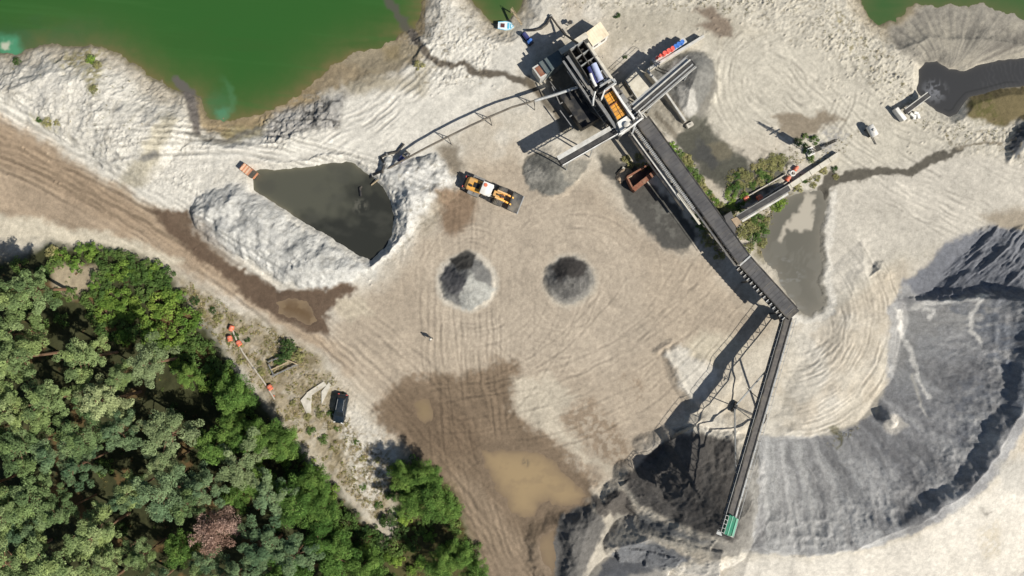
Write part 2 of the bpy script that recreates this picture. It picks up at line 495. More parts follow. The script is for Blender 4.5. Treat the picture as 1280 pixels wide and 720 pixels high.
# fresh dark heaps below the stacker head
ridge([(838, 550, 2.4), (862, 592, 4.4), (884, 638, 6.8), (906, 668, 9.0)], 0.22, 0.5, 0, 41, west=1.3)
ridge([(912, 660, 9.4), (920, 668, 9.2)], 0.74, 0.4, 0, 48)
ridge([(900, 671, 8.0), (868, 654, 5.6), (830, 628, 4.0), (788, 597, 2.2)], 0.62, 0.6, 0, 42, west=0.9)
ridge([(905, 692, 7.4), (860, 682, 5.0), (800, 666, 2.6)], 0.25, 0.7, 0, 65, west=1.1)
ridge([(852, 700, 4.6), (812, 676, 3.6), (768, 684, 2.6)], 0.5, 0.8, 0, 66, west=1.0)
ridge([(812, 560, 1.4), (835, 548, 1.2)], 0.6, 0.8, 0, 43)
ridge([(775, 622, 2.0), (760, 632, 1.8)], 0.85, 0.8, 0, 44)
ridge([(742, 622, 1.3), (752, 640, 1.2)], 0.8, 0.8, 0, 47)
ridge([(728, 648, 2.6), (722, 680, 3.0), (716, 708, 2.6), (706, 760, 2.4)], 0.55, 1.2, 6, 45)
# cone piles in the yard
ridge([(582, 352, 2.6), (588, 357, 2.3)], 0.62, 0.9, 0, 50)
ridge([(707, 349, 2.2), (717, 354, 2.0)], 0.66, 1.0, 0, 51)
# low heaps under the side conveyors
ridge([(688, 212, 1.6), (694, 216, 1.6)], 0.40, 0.7, 0, 52)
ridge([(872, 88, 2.8), (862, 112, 3.0), (858, 132, 2.2)], 0.62, 0.7, 0, 53)
ridge([(815, 96, .7), (832, 100, .8)], 0.45, 0.6, 0, 54)
ridge([(818, 132, .9), (842, 152, .7)], 0.35, 0.6, 0, 55)
pile_guard = np.zeros(SH)

# single stones and small slumps scattered at the feet of the heaps and in the spoil
gst = random.Random(77)
STONE = np.zeros(SH)
def stones(pts, n, lo, hi):
    P = np.array(pts); a, b = P.min(0), P.max(0)
    for _ in range(n):
        x, y = gst.uniform(a[0], b[0]), gst.uniform(a[1], b[1]); r = gst.uniform(lo, hi)
        i = int(np.searchsorted(xs, (x - 640) * M_PX)); j = int(np.searchsorted(ys, (360 - y) * M_PX)); w_ = 4
        sl = (slice(j - w_, j + w_), slice(i - w_, i + w_))
        if Z[sl].size: STONE[sl] = np.maximum(STONE[sl], np.clip(1 - ((GX[sl] - x) ** 2 + (GY[sl] - y) ** 2) / (r * r), 0, 1) * r * M_PX * 0.9)
stones([(700, 0), (1080, 60)], 160, .9, 1.8); stones([(1030, 30), (1150, 130)], 130, .9, 2.0); stones([(0, 70), (230, 230)], 80, .9, 1.8)
stones([(520, 0), (640, 120)], 60, .9, 1.8); stones([(236, 240), (560, 360)], 60, .9, 1.8); stones([(1130, 150), (1280, 200)], 70, .9, 1.8); stones([(700, 600), (900, 710)], 90, .9, 1.7)
Z = Z + STONE

# shorelines: the land slopes down into the lake and the ponds
LZ, PZ, SZ, QZ = -1.3, -0.7, -0.9, -0.35
def shore(pts, level, bank, bed, wa=6, wb=2.6, deep=2.5):
    global Z
    wx, wy = warp(wa, wb)
    d = sdf(pts, wx, wy, pad=130) * M_PX
    s = -d
    lim = level + np.where(s > 0, bank(s), -np.minimum(d * bed, deep))
    Z = np.where(d > -16, np.minimum(Z, lim), Z)
    return d
gentle = 0.42 - 0.26 * sstep(225, 255, GX) * sstep(540, 510, GX) * sstep(200, 165, GY)
gentle = gentle - 0.30 * sstep(1080, 1120, GX) * sstep(80, 40, GY)
D_LAKE = shore(LAKE, LZ, lambda s: s * gentle * 0.8 + 0.02 * s * s, 0.22)
D_POND = shore(POND, PZ, lambda s: s * 1.1, 0.9, 3, 1.2)
D_SETT = shore(SETTLE, SZ, lambda s: s * 0.7, 0.8, 2, 1.0)
D_SLUR = shore(SLURRY, QZ, lambda s: s * 0.35 + 0.02, 0.12, 4, 2.5, 0.5)
PUZ = []
D_PUD = []
for pd in (PUDDLE, PUDDLE2, PUDDLE3, PUDDLE4):
    wx, wy = warp(4, 2)
    d = sdf(pd, wx, wy) * M_PX
    m = d > -0.6
    lev = float(np.mean(Z[d > 0])) - 0.02
    Z = np.where(d > -3.0, Z + (lev + 0.03 - Z) * sstep(-3.0, -0.2, d) , Z)
    Z = np.where(d > -0.5, np.minimum(Z, lev - d * 0.10), Z)
    PUZ.append(lev); D_PUD.append(d)

# fine relief: clods and erosion in the cloddy zones, wheel tracks elsewhere
track = np.zeros(SH); tr_w = np.zeros(SH)
def tracks(pts, field, w, soft=20):
    global track, tr_w
    wx, wy = warp(10, 3)
    k = w * sstep(-soft, soft, sdf(pts, wx, wy))
    track = track * (1 - np.clip(k, 0, 1)) + field * k
ROAD = [(-80, 120), (0, 145), (70, 185), (130, 225), (200, 262), (240, 300), (300, 345), (345, 385), (410, 420), (470, 440), (440, 470), (380, 430), (320, 395), (260, 352), (200, 322), (140, 300), (60, 290), (-80, 262)]
YARD = [(420, 440), (405, 410), (450, 372), (490, 345), (520, 300), (560, 262), (590, 200), (640, 190), (700, 235), (750, 225), (790, 270), (830, 300), (890, 320), (930, 370), (965, 400), (900, 470), (840, 530), (790, 590), (740, 620), (700, 660), (700, 730), (600, 740), (560, 640), (500, 570), (460, 500)]
tracks(ROAD, streaks(31, 120, 3.5, 201), 1.0)
tracks([(165, 240), (230, 205), (330, 180), (430, 165), (500, 150), (540, 170), (480, 200), (430, 195), (340, 202), (250, 225)], streaks(-12, 90, 3.2, 202), 1.0)
tracks([(430, 150), (470, 110), (560, 90), (640, 110), (560, 150), (490, 190)], streaks(-40, 60, 4, 203), 0.7)
tracks(YARD, streaks(40, 70, 4, 204, 25), 0.55)
for cx, cy, r0, sd in ((583, 352, 95, 205), (712, 350, 105, 206)):
    f, r = rings(cx, cy, 3.0, sd)
    k = sstep(r0, r0 - 40, r) * sstep(28, 40, r)
    brk = sstep(-0.35, 0.25, fbm(GX / 28, GY / 28, 3, sd + 60))
    k = k * 0.85
    track = track * (1 - k) + (f * 0.75 * brk + 0.45 * streaks(sd * 37 % 180, 50, 3.5, sd + 90, 12)) * k
tracks([(480, 440), (620, 450), (780, 560), (720, 640), (700, 740), (560, 740), (520, 600)], streaks(62, 70, 4, 207, 5), 0.9)
f, r = rings(985, 95, 3.5, 208, 0.72, 25)
k = sstep(120, 70, r); track = track * (1 - k) + (0.8 * f * sstep(-0.4, 0.3, fbm(GX / 30, GY / 30, 3, 268)) + 0.4 * streaks(35, 60, 4, 269, 12)) * k
tracks([(985, 360), (1060, 300), (1130, 360), (1120, 500), (1060, 550), (970, 540), (990, 450)], rings(985, 405, 3.2, 209, 1, 0, 0.8)[0], 0.9)
tracks([(1010, 70), (1290, 190), (1290, 290), (1100, 330), (1030, 330), (1040, 250), (1160, 200)], streaks(30, 90, 5, 210, 20), 0.5)
# single wheel ruts: pairs of shallow lines along arcs
RUT = np.zeros(SH)
def rut(cx, cy, r, a0, a1, depth=1.0, gauge=17, wdt=1.5):
    lo_x, hi_x = np.searchsorted(GX[0], [max(cx - r - 20, -60), min(cx + r + 20, 1340)])
    yy = GY[:, 0]; jy = np.nonzero((yy > max(cy - r - 20, -50)) & (yy < min(cy + r + 20, 770)))[0]
    if len(jy) == 0 or hi_x <= lo_x: return
    sl = (slice(jy[0], jy[-1] + 1), slice(lo_x, hi_x))
    gx, gy, w0, w1 = GX[sl], GY[sl], WA[0][sl], WA[1][sl]
    d = np.hypot(gx - cx, gy - cy) + 2.5 * w0
    th = (np.degrees(np.arctan2(gy - cy, gx - cx)) - a0) % 360
    span = a1 - a0
    e = np.minimum(th, span - th) / span
    k = np.clip(e * 6, 0, 1) * (th < span) * np.clip(0.75 + 0.9 * w1, 0.1, 1.2) * depth
    for o in (-gauge / 2, gauge / 2):
        q = (d - r - o) / wdt
        RUT[sl] = np.where(k > 0, np.minimum(np.maximum(RUT[sl], -1.6) , 9) + k * (-np.exp(-q * q) + 0.6 * np.exp(-((np.abs(q) - 2.0) / 0.9) ** 2)), RUT[sl])
rg = random.Random(21)
for cx, cy in ((583, 352), (712, 350)):
    for i in range(11):
        r = rg.uniform(46, 105); a = rg.uniform(0, 360); rut(cx + rg.uniform(-14, 14), cy + rg.uniform(-14, 14), r, a, a + rg.uniform(40, 130), rg.uniform(.3, .8))
for i in range(16):
    r = rg.uniform(20, 130); a = rg.uniform(90, 330); rut(985 + rg.uniform(-20, 20), 100 + rg.uniform(-16, 16), r, a, a + rg.uniform(60, 200), rg.uniform(.5, 1.1))
for i in range(9):       # long sweeps between the haul road, the loader and the stockpile
    r = rg.uniform(260, 520); b = rg.uniform(40, 80); rut(640 + rg.uniform(-60, 160) + r * math.cos(R(b)) * -1, 470 + rg.uniform(-40, 60) - r * math.sin(R(b)), r, b - 40, b + 30, rg.uniform(.4, 1))
for i in range(14):       # down the wet track
    r = rg.uniform(500, 1200); rut(560 + rg.uniform(-30, 110) + r, 640 + rg.uniform(-60, 60) - .25 * r, r, 150, 186, rg.uniform(.5, 1.2))
for i in range(18):       # haul road by the wood
    r = rg.uniform(900, 2200); px, py = 180 + rg.uniform(-10, 10), 258 + rg.uniform(-42, 42); n_ = R(-58 + rg.uniform(-5, 5)); rut(px + r * math.cos(n_ + math.pi), py + r * math.sin(n_ + math.pi), r, math.degrees(n_) - 24, math.degrees(n_) + 24, rg.uniform(.6, 1.3), 16, 1.8)
for i in range(14):       # spoil track between lake and pond
    r = rg.uniform(500, 1000); px, py = 340 + rg.uniform(-10, 10), 184 + rg.uniform(-14, 12); n_ = R(80 + rg.uniform(-6, 6)); rut(px - r * math.cos(n_), py + r * math.sin(n_), r, -math.degrees(n_) - 20, -math.degrees(n_) + 18, rg.uniform(.8, 1.8), 15, 1.7)
for i in range(10):
    r = rg.uniform(300, 600); px, py = 500 + rg.uniform(-30, 30), 130 + rg.uniform(-20, 20); n_ = R(52 + rg.uniform(-12, 12)); rut(px - r * math.cos(n_), py - r * math.sin(n_), r, math.degrees(n_) - 16, math.degrees(n_) + 14, rg.uniform(.5, 1.3), 15, 1.7)
for i in range(20):       # between the slurry pool and the stockpile
    r = rg.uniform(50, 150); rut(980 + rg.uniform(-16, 10), 400 + rg.uniform(-20, 16), r, rg.uniform(-60, 0), rg.uniform(50, 100), rg.uniform(.6, 1.4), 14, 1.4)
for i in range(16):       # eastern flat
    r = rg.uniform(300, 900); px, py = 1110 + rg.uniform(-60, 80), 160 + rg.uniform(-50, 100); n_ = R(-58 + rg.uniform(-12, 12)); rut(px + r * math.cos(n_), py + r * math.sin(n_), r, math.degrees(n_) + 180 - 14, math.degrees(n_) + 180 + 14, rg.uniform(.3, .9))
open_ground = sstep(-4, 6, -np.maximum.reduce([D_LAKE, D_POND, D_SETT, D_SLUR]) / M_PX) * np.where(Z > 2.4, 0.2, 1)
for d in D_PUD: open_ground = open_ground * sstep(-0.2, -1.5, d)
track = track * (0.55 + 0.6 * sstep(-0.3, 0.4, fbm(GX / 35, GY / 35, 3, 215)))
RUT = np.clip(RUT, -1.6, 1.2)
Z = Z + (0.02 * track + 0.022 * RUT * (0.4 + 0.9 * sstep(990, 1010, GX) * sstep(320, 360, GY) + 2.2 * sstep(250, 210, GY) * sstep(560, 520, GX))) * open_ground
lump = 0.17 * np.maximum(ridged(GX / 15, GY / 15, 6, 71, 0.62), -0.5) + 0.09 * fbm(GX / 3.2, GY / 3.2, 3, 72) + 0.16 * sstep(0.25, 0.6, vnoise(GX / 2.6, GY / 2.6, 73)) * sstep(-0.1, 0.4, fbm(GX / 25, GY / 25, 3, 74))
Z = Z + lumpy * lump * open_ground
Z = Z + 0.012 * FINE
dark_rough = np.zeros(SH)

# where each place appears from the drone, for laying out what the surface is made of
K_ = 1 - Z / CAM_H
AX = 640 + X / M_PX / K_; AY = 360 - Y / M_PX / K_

# ------------------------------------------------------------------ what the ground is made of
KALB = 1.42
def alb(rgb): return np.array(lin(rgb)) / KALB
C = np.zeros(SH + (4,)); C[..., :3] = alb((205, 196, 178))
def lay(mask, rgb, wet=None, amt=1.0):
    k = np.clip(mask * amt, 0, 1)[..., None]
    C[..., :3] = C[..., :3] * (1 - k) + alb(rgb) * k
    if wet is not None: C[..., 3:] = C[..., 3:] * (1 - k) + wet * k
def area(pts, rgb, soft=4, wa=6, wb=3, wet=None, amt=1.0, mod=None):
    wx, wy = warp(wa, wb, AX, AY)
    k = sstep(-soft, soft, sdf(pts, wx, wy, pad=40))
    if mod is not None: k = k * mod
    lay(k, rgb, wet, amt)
    return k
def stroke(pts, rgb, w, soft=2, wa=4, wb=2, wet=None, amt=1.0, w1=None):
    wx, wy = warp(wa, wb, AX, AY)
    d, run = linedist(pts, wx, wy, pad=30)
    ww = w if w1 is None else w + (w1 - w) * run
    k = sstep(ww + soft, ww - soft, d); lay(k, rgb, wet, amt)
    return k
def blot(scale, thr, seed, soft=0.12):
    return sstep(thr - soft, thr + soft, fbm(GX / scale, GY / scale, 4, seed))

lay(blot(60, 0.02, 301, 0.3), (214, 207, 192)); lay(blot(40, 0.12, 302, 0.25), (192, 180, 160), amt=0.6)
# white spoil in the north-west and round the pond
area([(-60, 60), (60, 50), (150, 66), (240, 120), (262, 160), (340, 150), (400, 120), (430, 120), (500, 100), (520, 0), (600, 0), (690, 0), (640, 100), (590, 150), (540, 180), (580, 245), (520, 290), (470, 352), (400, 362), (330, 340), (250, 298), (236, 262), (190, 258), (130, 220), (60, 178), (-60, 130)], (216, 211, 198), 10)
area(BERM1, (205, 203, 195), 5); area(BERM2, (216, 213, 204), 5)
lay(sstep(0.1, 0.6, ridged(GX / 14, GY / 30, 3, 303)) * sstep(-5, 5, sdf([(236, 262), (300, 236), (400, 300), (440, 330), (380, 350), (290, 318)], GX, GY)), (150, 150, 146), amt=0.5)
# north and east flats
area([(690, -20), (1100, -20), (1150, 100), (1290, 170), (1290, 300), (1180, 300), (1120, 330), (1010, 400), (1000, 300), (1040, 240), (980, 160), (880, 180), (880, 60)], (204, 197, 180), 14)
area([(760, 10), (900, 12), (960, 40), (900, 60), (880, 45), (840, 38), (800, 60), (765, 60)], (186, 178, 160), 10, amt=0.8)
area([(1030, 230), (1180, 190), (1290, 200), (1290, 290), (1120, 320), (1050, 370), (1010, 380), (1028, 300)], (206, 199, 184), 12)
# shore
wxs, wys = warp(5, 2)
sh = sstep(4.2, 0.6, -D_LAKE + 1.1 * WA[0] + 0.5 * WB[0]) * np.where((GX > 240) & (GX < 530), 1, 0.55)
lay(sh, (150, 134, 106), 0.4)
lay(sstep(1.0, 0.0, -D_LAKE), (112, 104, 76), 0.7, 0.8)
area([(250, 150), (290, 153), (345, 134), (390, 99), (440, 69), (500, 48), (526, 60), (522, 80), (470, 96), (430, 106), (402, 118), (374, 140), (335, 158), (290, 168), (262, 166)], (160, 144, 116), 5, 6, 4, wet=0.4, amt=0.9)
area([(425, 78), (450, 62), (490, 48), (515, 58), (528, 72), (500, 86), (472, 93), (440, 84)], (158, 146, 122), 6, wet=0.3)
area([(430, 105), (470, 92), (510, 98), (540, 70), (530, 118), (490, 112), (450, 118)], (140, 128, 98), 8, amt=0.5)
area([(475, 56), (500, 55), (498, 74), (480, 74)], (150, 132, 90), 6, amt=0.5)
area([(255, 155), (300, 152), (345, 138), (385, 108), (400, 112), (370, 140), (320, 162), (285, 172)], (160, 142, 110), 6, wet=0.3)
area([(268, 168), (320, 158), (350, 148), (338, 164), (300, 176)], (138, 130, 92), 5, amt=0.6)
lay(sstep(0.5, 0.8, ridged(GX / 10 + WB[0], GY / 10, 4, 306)) * np.clip(lumpy * 1.2, 0, 1) * (GX < 600), (150, 147, 138), amt=0.55)
# slurry spits running into the lake
stroke([(486, -4), (500, 18), (516, 42), (528, 62), (534, 72)], (98, 92, 84), 5, 2, wet=0.6)
stroke([(219, 100), (232, 112), (240, 130), (243, 150), (245, 166)], (104, 98, 92), 6, 2.5, wet=0.6)
# slurry channel down to the plant
stroke([(530, 66), (548, 78), (566, 84), (580, 80), (592, 90), (612, 94), (632, 92), (645, 98), (662, 102)], (104, 96, 84), 4.5, 2.5, wa=5, wb=3, wet=0.5)
stroke([(662, 102), (672, 116), (690, 134), (702, 148), (706, 160)], (112, 102, 86), 4.0, 2.5, wet=0.5)
area([(672, 110), (690, 106), (702, 130), (690, 136)], (150, 144, 130), 5, amt=0.7)
# olive and rusty weeds stains in the white land
for p, c in (([(66, 72), (110, 60), (132, 66), (128, 80), (95, 90), (70, 86)], (150, 140, 96)), ([(105, 85), (125, 90), (122, 125), (112, 128)], (140, 132, 86)),
             ([(14, 72), (28, 72), (28, 82), (16, 82)], (92, 84, 48)), ([(42, 148), (74, 150), (72, 162), (46, 160)], (140, 132, 70))):
    area(p, c, 8, 10, 5, amt=0.85, mod=sstep(-0.5, 0.25, FINE + WB[0]))
area([(160, 205), (195, 160), (210, 140), (222, 150), (205, 180), (180, 232), (150, 236)], (176, 168, 146), 6, amt=0.8)
area([(165, 195), (186, 186), (200, 190), (178, 200)], (96, 96, 96), 4, amt=0.8)
lay(sstep(0.35, 0.75, ridged((GX + 0.5 * GY) / 26, (GY - 0.3 * GX) / 40, 4, 305)) * sstep(-5, 10, sdf([(0, 70), (150, 72), (240, 130), (250, 180), (180, 235), (110, 195), (0, 130)], GX, GY)), (168, 162, 148), amt=0.6)
# grey churned rim between shore and haul tracks
area([(330, 160), (345, 140), (380, 130), (430, 120), (426, 158), (380, 166), (340, 176)], (176, 172, 164), 6)
lay(sstep(0.15, 0.6, ridged(GX / 12, GY / 12, 4, 304)) * sstep(-6, 6, sdf([(325, 165), (345, 138), (430, 116), (426, 160)], GX, GY)), (92, 90, 86), 0.2, 0.9)
stroke([(232, 168), (270, 178), (292, 172), (330, 158)], (120, 116, 106), 2.5, 2, amt=0.8)
# road by the wood
area(ROAD, (172, 154, 131), 10)
area([(-80, 120), (0, 150), (70, 190), (150, 240), (230, 296), (300, 345), (290, 352), (200, 305), (120, 270), (60, 240), (-80, 170)], (158, 138, 114), 14, amt=0.75)
area([(-80, 262), (60, 276), (150, 298), (230, 326), (210, 332), (140, 318), (60, 304), (-80, 300)], (210, 200, 178), 6)
WETP = [(184, 262), (206, 262), (234, 262), (244, 288), (258, 304), (300, 338), (345, 360), (402, 362), (440, 352), (450, 362), (420, 374), (412, 388), (412, 402), (410, 420), (388, 414), (345, 396), (306, 374), (284, 350), (252, 325), (220, 295)]
# the yard
area(YARD, (181, 167, 147), 22)
area([(600, 210), (700, 240), (790, 300), (820, 420), (760, 470), (650, 460), (560, 420), (520, 330)], (184, 171, 152), 24, amt=0.8)
area([(540, 240), (562, 236), (590, 240), (598, 262), (580, 290), (560, 294), (548, 280)], (138, 118, 97), 7, wet=0.3)
area([(545, 185), (570, 178), (582, 205), (572, 222), (556, 212)], (138, 128, 112), 7, wet=0.3)
area([(520, 275), (545, 250), (556, 262), (530, 300)], (160, 150, 132), 7, amt=0.7)
area([(415, 372), (450, 368), (466, 392), (440, 398), (416, 388)], (196, 184, 162), 6)
DAMP = [(466, 516), (490, 478), (520, 470), (580, 468), (615, 452), (650, 455), (650, 480), (640, 510), (660, 535), (690, 548), (715, 580), (745, 606), (730, 650), (700, 690), (705, 740), (612, 740), (592, 690), (570, 640), (530, 590), (500, 550)]
area(DAMP, (128, 111, 91), 8, 10, 6, wet=0.3)
area([(480, 505), (510, 490), (560, 500), (600, 540), (600, 570), (560, 570), (510, 545)], (116, 99, 80), 14, amt=0.8)
area([(560, 590), (600, 600), (640, 660), (690, 690), (690, 740), (620, 740), (600, 690)], (146, 129, 108), 10, amt=0.8)
stroke([(452, 548), (500, 560), (540, 600), (575, 650), (600, 710), (608, 760)], (196, 182, 160), 6, 4, amt=0.6)
for p in ([(500, 470), (545, 466), (540, 478), (510, 482)], [(612, 462), (640, 448), (645, 470), (622, 474)], [(700, 520), (745, 500), (790, 560), (770, 590), (730, 570)], [(688, 560), (700, 545), (735, 580), (728, 598)], [(590, 472), (612, 466), (608, 482)], [(780, 470), (800, 478), (795, 500)]):
    area(p, (142, 124, 103), 7, 8, 5, amt=0.75, wet=0.2, mod=sstep(-0.5, 0.2, WB[1] + FINE))
area([(640, 470), (690, 470), (720, 500), (700, 530), (730, 560), (790, 600), (770, 600), (690, 545), (650, 520)], (200, 190, 170), 8, 8, 5, amt=0.8)
area([(848, 440), (880, 412), (920, 420), (940, 440), (900, 460), (870, 452)], (204, 194, 172), 8, amt=0.9)
area([(834, 440), (852, 430), (872, 450), (905, 462), (880, 500), (862, 500), (845, 470)], (218, 211, 196), 5)
rk = np.where(Z > 2.4, 0, 1)
C[..., :3] *= (1 + (0.21 * track) * rk * open_ground + 0.20 * np.clip(RUT, -1.3, 1) * rk * open_ground)[..., None]
area(WETP, (104, 87, 71), 4, 6, 4, wet=0.6)
area([(205, 262), (245, 270), (300, 330), (280, 330)], (120, 103, 85), 8, amt=0.6)
# grey wet flats round the plant, and painted shade beneath it
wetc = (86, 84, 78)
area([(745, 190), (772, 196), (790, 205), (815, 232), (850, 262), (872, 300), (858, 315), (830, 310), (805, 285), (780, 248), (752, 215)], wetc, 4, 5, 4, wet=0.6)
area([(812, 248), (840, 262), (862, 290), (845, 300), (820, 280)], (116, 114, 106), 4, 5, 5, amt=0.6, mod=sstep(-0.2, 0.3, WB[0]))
area([(842, 172), (866, 165), (880, 172), (896, 188), (905, 200), (930, 188), (940, 205), (925, 222), (905, 230), (880, 222), (858, 198)], (92, 90, 80), 4, 5, 4, wet=0.6)
area([(858, 146), (876, 138), (884, 160), (900, 180), (925, 192), (948, 205), (962, 190), (992, 200), (965, 238), (930, 252), (900, 236), (870, 205), (850, 180)], (88, 87, 76), 6, 7, 5, wet=0.4, amt=0.95)
area([(872, 172), (884, 186), (900, 204), (890, 214), (866, 196)], (74, 74, 70), 4, 5, 4, wet=0.6)
area([(884, 182), (900, 178), (916, 186), (912, 198), (895, 198)], (112, 106, 88), 3, 3, 3, wet=0.6)
area([(684, 96), (708, 84), (762, 150), (740, 166), (706, 160)], (104, 98, 86), 6, 6, 4, amt=0.85)  # dark wet ground with the plant's shade painted into its colour
area([(938, 268), (960, 262), (968, 300), (960, 330), (944, 318)], (120, 112, 84), 6, 6, 4, amt=0.9)
area([(976, 326), (990, 318), (1000, 346), (994, 372), (980, 356)], (206, 200, 186), 3, 5, 5, mod=sstep(-0.3, 0.1, WB[0]))
stroke([(1040, 244), (1036, 285), (1032, 315), (1036, 350), (1038, 388), (1008, 402), (990, 396)], (228, 222, 208), 5, 3, wa=5, wb=4)
area([(1018, 172), (1044, 160), (1060, 168), (1040, 192), (1022, 196)], (176, 172, 164), 5, mod=sstep(-0.1, 0.2, vnoise(GX / 2.2, GY / 2.2, 360)))
area([(1256, 186), (1270, 160), (1290, 150), (1290, 178), (1272, 196)], (96, 98, 100), 4, 5, 4)
area([(866, 130), (880, 66), (896, 80), (898, 102), (884, 140), (872, 150)], (132, 128, 118), 5, 4, 3, wet=0.4)
area([(690, 60), (720, 50), (800, 110), (800, 190), (760, 200), (700, 160)], (150, 142, 124), 10, amt=0.6)
area([(965, 145), (1030, 142), (1058, 150), (1020, 165), (995, 176), (975, 165)], (150, 138, 119), 5, 6, 4, wet=0.2)
area([(865, 14), (890, 10), (912, 28), (918, 50), (895, 44), (868, 32), (885, 26)], (138, 124, 108), 4, 6, 3, wet=0.3)
area([(1225, 268), (1250, 262), (1290, 262), (1290, 296), (1240, 284)], (168, 156, 136), 8, amt=0.9)
# slurry pool, its inflow from the east, and the sand tongue in it
area([(948, 300), (985, 240), (1035, 236), (1030, 300), (1032, 388), (1005, 398), (980, 370)], (140, 135, 122), 6, wet=0.4)
stroke([(1030, 240), (1040, 226), (1062, 220), (1100, 214), (1140, 212), (1160, 204), (1185, 192), (1200, 186)], (98, 93, 82), 8, 2, wa=5, wb=4, wet=0.5, w1=3)
stroke([(1195, 186), (1230, 180), (1250, 180)], (150, 140, 122), 1.2, 1.2)
stroke([(1160, 204), (1180, 192)], (98, 93, 82), 6, 2, wet=0.5)
# delta fan in the north-east corner
FAN = [(1108, 36), (1130, 28), (1150, 8), (1200, 6), (1240, 6), (1290, 24), (1400, 60), (1400, 90), (1285, 72), (1240, 78), (1205, 88), (1190, 84), (1176, 76), (1150, 82), (1138, 70), (1115, 50)]
area(FAN, (156, 150, 137), 5)
fan_a = np.degrees(np.arctan2(GY - 95, GX - 1188)); fan_n = 0.7 * fbm((fan_a + 1.0 * WA[0]) / 3.2, np.hypot(GX - 1188, GY - 95) / 60, 4, 310) + 0.5 * fbm(GX / 45, GY / 45, 3, 311)
fm = sstep(-3, 8, sdf(FAN, GX, GY))
lay(fm * sstep(-0.1, 0.5, fan_n), (116, 112, 103), amt=0.85); lay(fm * sstep(0.0, -0.5, fan_n), (184, 176, 158), amt=0.6)
area([(1205, 80), (1240, 50), (1250, 32), (1300, 50), (1300, 72), (1240, 76)], (128, 122, 112), 7, amt=0.8, mod=sstep(-0.4, 0.3, fan_n))
area([(1205, 130), (1212, 120), (1240, 112), (1290, 106), (1290, 150), (1260, 152), (1235, 156), (1214, 148)], (126, 114, 82), 4)
area([(1210, 128), (1240, 118), (1250, 150), (1222, 152)], (96, 94, 54), 8, amt=0.8, mod=sstep(-0.4, 0.3, FINE + WB[0]))
# scrub along the wood, the forest floor
FOREST = [(-60, 330), (20, 318), (62, 304), (120, 312), (180, 322), (212, 345), (240, 385), (262, 420), (300, 470), (345, 520), (380, 570), (420, 612), (452, 650), (490, 690), (510, 720), (520, 800), (-400, 900), (-400, 300)]
CLUMP2 = [(486, 600), (500, 575), (530, 578), (560, 600), (578, 640), (598, 690), (612, 740), (500, 760), (480, 690), (500, 650)]
SCRUB = [(215, 340), (260, 365), (300, 395), (350, 415), (400, 450), (430, 490), (440, 540), (480, 560), (500, 600), (480, 660), (430, 610), (385, 560), (340, 510), (290, 445), (250, 400)]
kscrub = area(SCRUB, (166, 154, 130), 10)
lay(kscrub * sstep(-0.1, 0.3, fbm(GX / 9, GY / 9, 3, 320)), (128, 116, 86), amt=0.7); lay(kscrub * sstep(0.15, 0.5, fbm(GX / 7, GY / 7, 3, 321)), (200, 192, 176), amt=0.45)
area([(430, 500), (470, 530), (500, 565), (490, 610), (460, 640), (440, 590), (425, 540)], (212, 205, 190), 8, mod=sstep(-0.6, 0.1, FINE + WB[0]))
area([(462, 650), (480, 664), (510, 690), (500, 696), (470, 676), (455, 655)], (190, 180, 158), 4)
kf = area(FOREST, (70, 72, 46), 10)
lay(kf * blot(30, 0.0, 322, 0.2), (64, 66, 40)); lay(kf * blot(26, 0.38, 323, 0.1), (124, 96, 62), amt=0.6)
area(CLUMP2, (88, 84, 52), 8)
area([(62, 330), (120, 328), (124, 360), (96, 372), (66, 362)], (170, 156, 130), 6)
# kidney stockpile: light and dark grey runs down the face
gk = sstep(-4, 4, np.where((rr < crest - 1) & (rr > inner - 6) & kid & (aa < 103), np.minimum(crest - 1 - rr, rr - inner + 6), -10) + 3 * WB[0])
area([(934, 548), (962, 546), (964, 692), (928, 692)], (156, 153, 146), 4, amt=0.9)
STOCK = [(948, 548), (985, 548), (1030, 545), (1070, 534), (1095, 515), (1108, 485), (1112, 440), (1114, 400), (1108, 385), (1122, 372), (1130, 350), (1158, 335), (1182, 308), (1212, 296), (1236, 284), (1290, 290), (1500, 300), (1500, 470), (1290, 520),
         (1276, 545), (1250, 592), (1200, 638), (1150, 664), (1090, 684), (1040, 693), (985, 694), (952, 690), (940, 686), (948, 640), (950, 600)]
wx, wy = warp(3, 3, AX, AY)
D_STK = sdf(STOCK, wx, wy, pad=80)
ks = sstep(-3, 3, D_STK)
lay(ks, (164, 163, 161)); lay(ks * sstep(52, 78, aa), (190, 188, 182), amt=0.6)
run_n = 0.6 * fbm(aw / 2.8, rr / 90, 4, 330) + 0.5 * fbm(GX / 40, GY / 40, 4, 332)
lay(ks * sstep(0.0, 0.4, run_n), (196, 194, 189), amt=0.75); lay(ks * sstep(0.05, -0.4, run_n), (128, 127, 126), amt=0.7)
lay(ks * sstep(-50, 15, 1150 - AX - 0.6 * (AY - 560) * 0) * sstep(0.0, 0.4, vnoise(aa / 6, aa * 0, 331)), (186, 185, 180), amt=0.35)
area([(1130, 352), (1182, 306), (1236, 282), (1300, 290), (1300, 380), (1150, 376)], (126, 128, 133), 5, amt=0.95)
area([(1110, 385), (1165, 372), (1240, 374), (1240, 400), (1150, 420), (1122, 470), (1112, 440)], (180, 177, 170), 8, amt=0.7)
area([(1176, 384), (1300, 384), (1300, 500), (1250, 520), (1215, 480), (1240, 430)], (122, 127, 134), 12, 10, 8, amt=0.8, mod=sstep(-0.25, 0.2, fbm(GX / 16, GY / 9, 4, 333)))
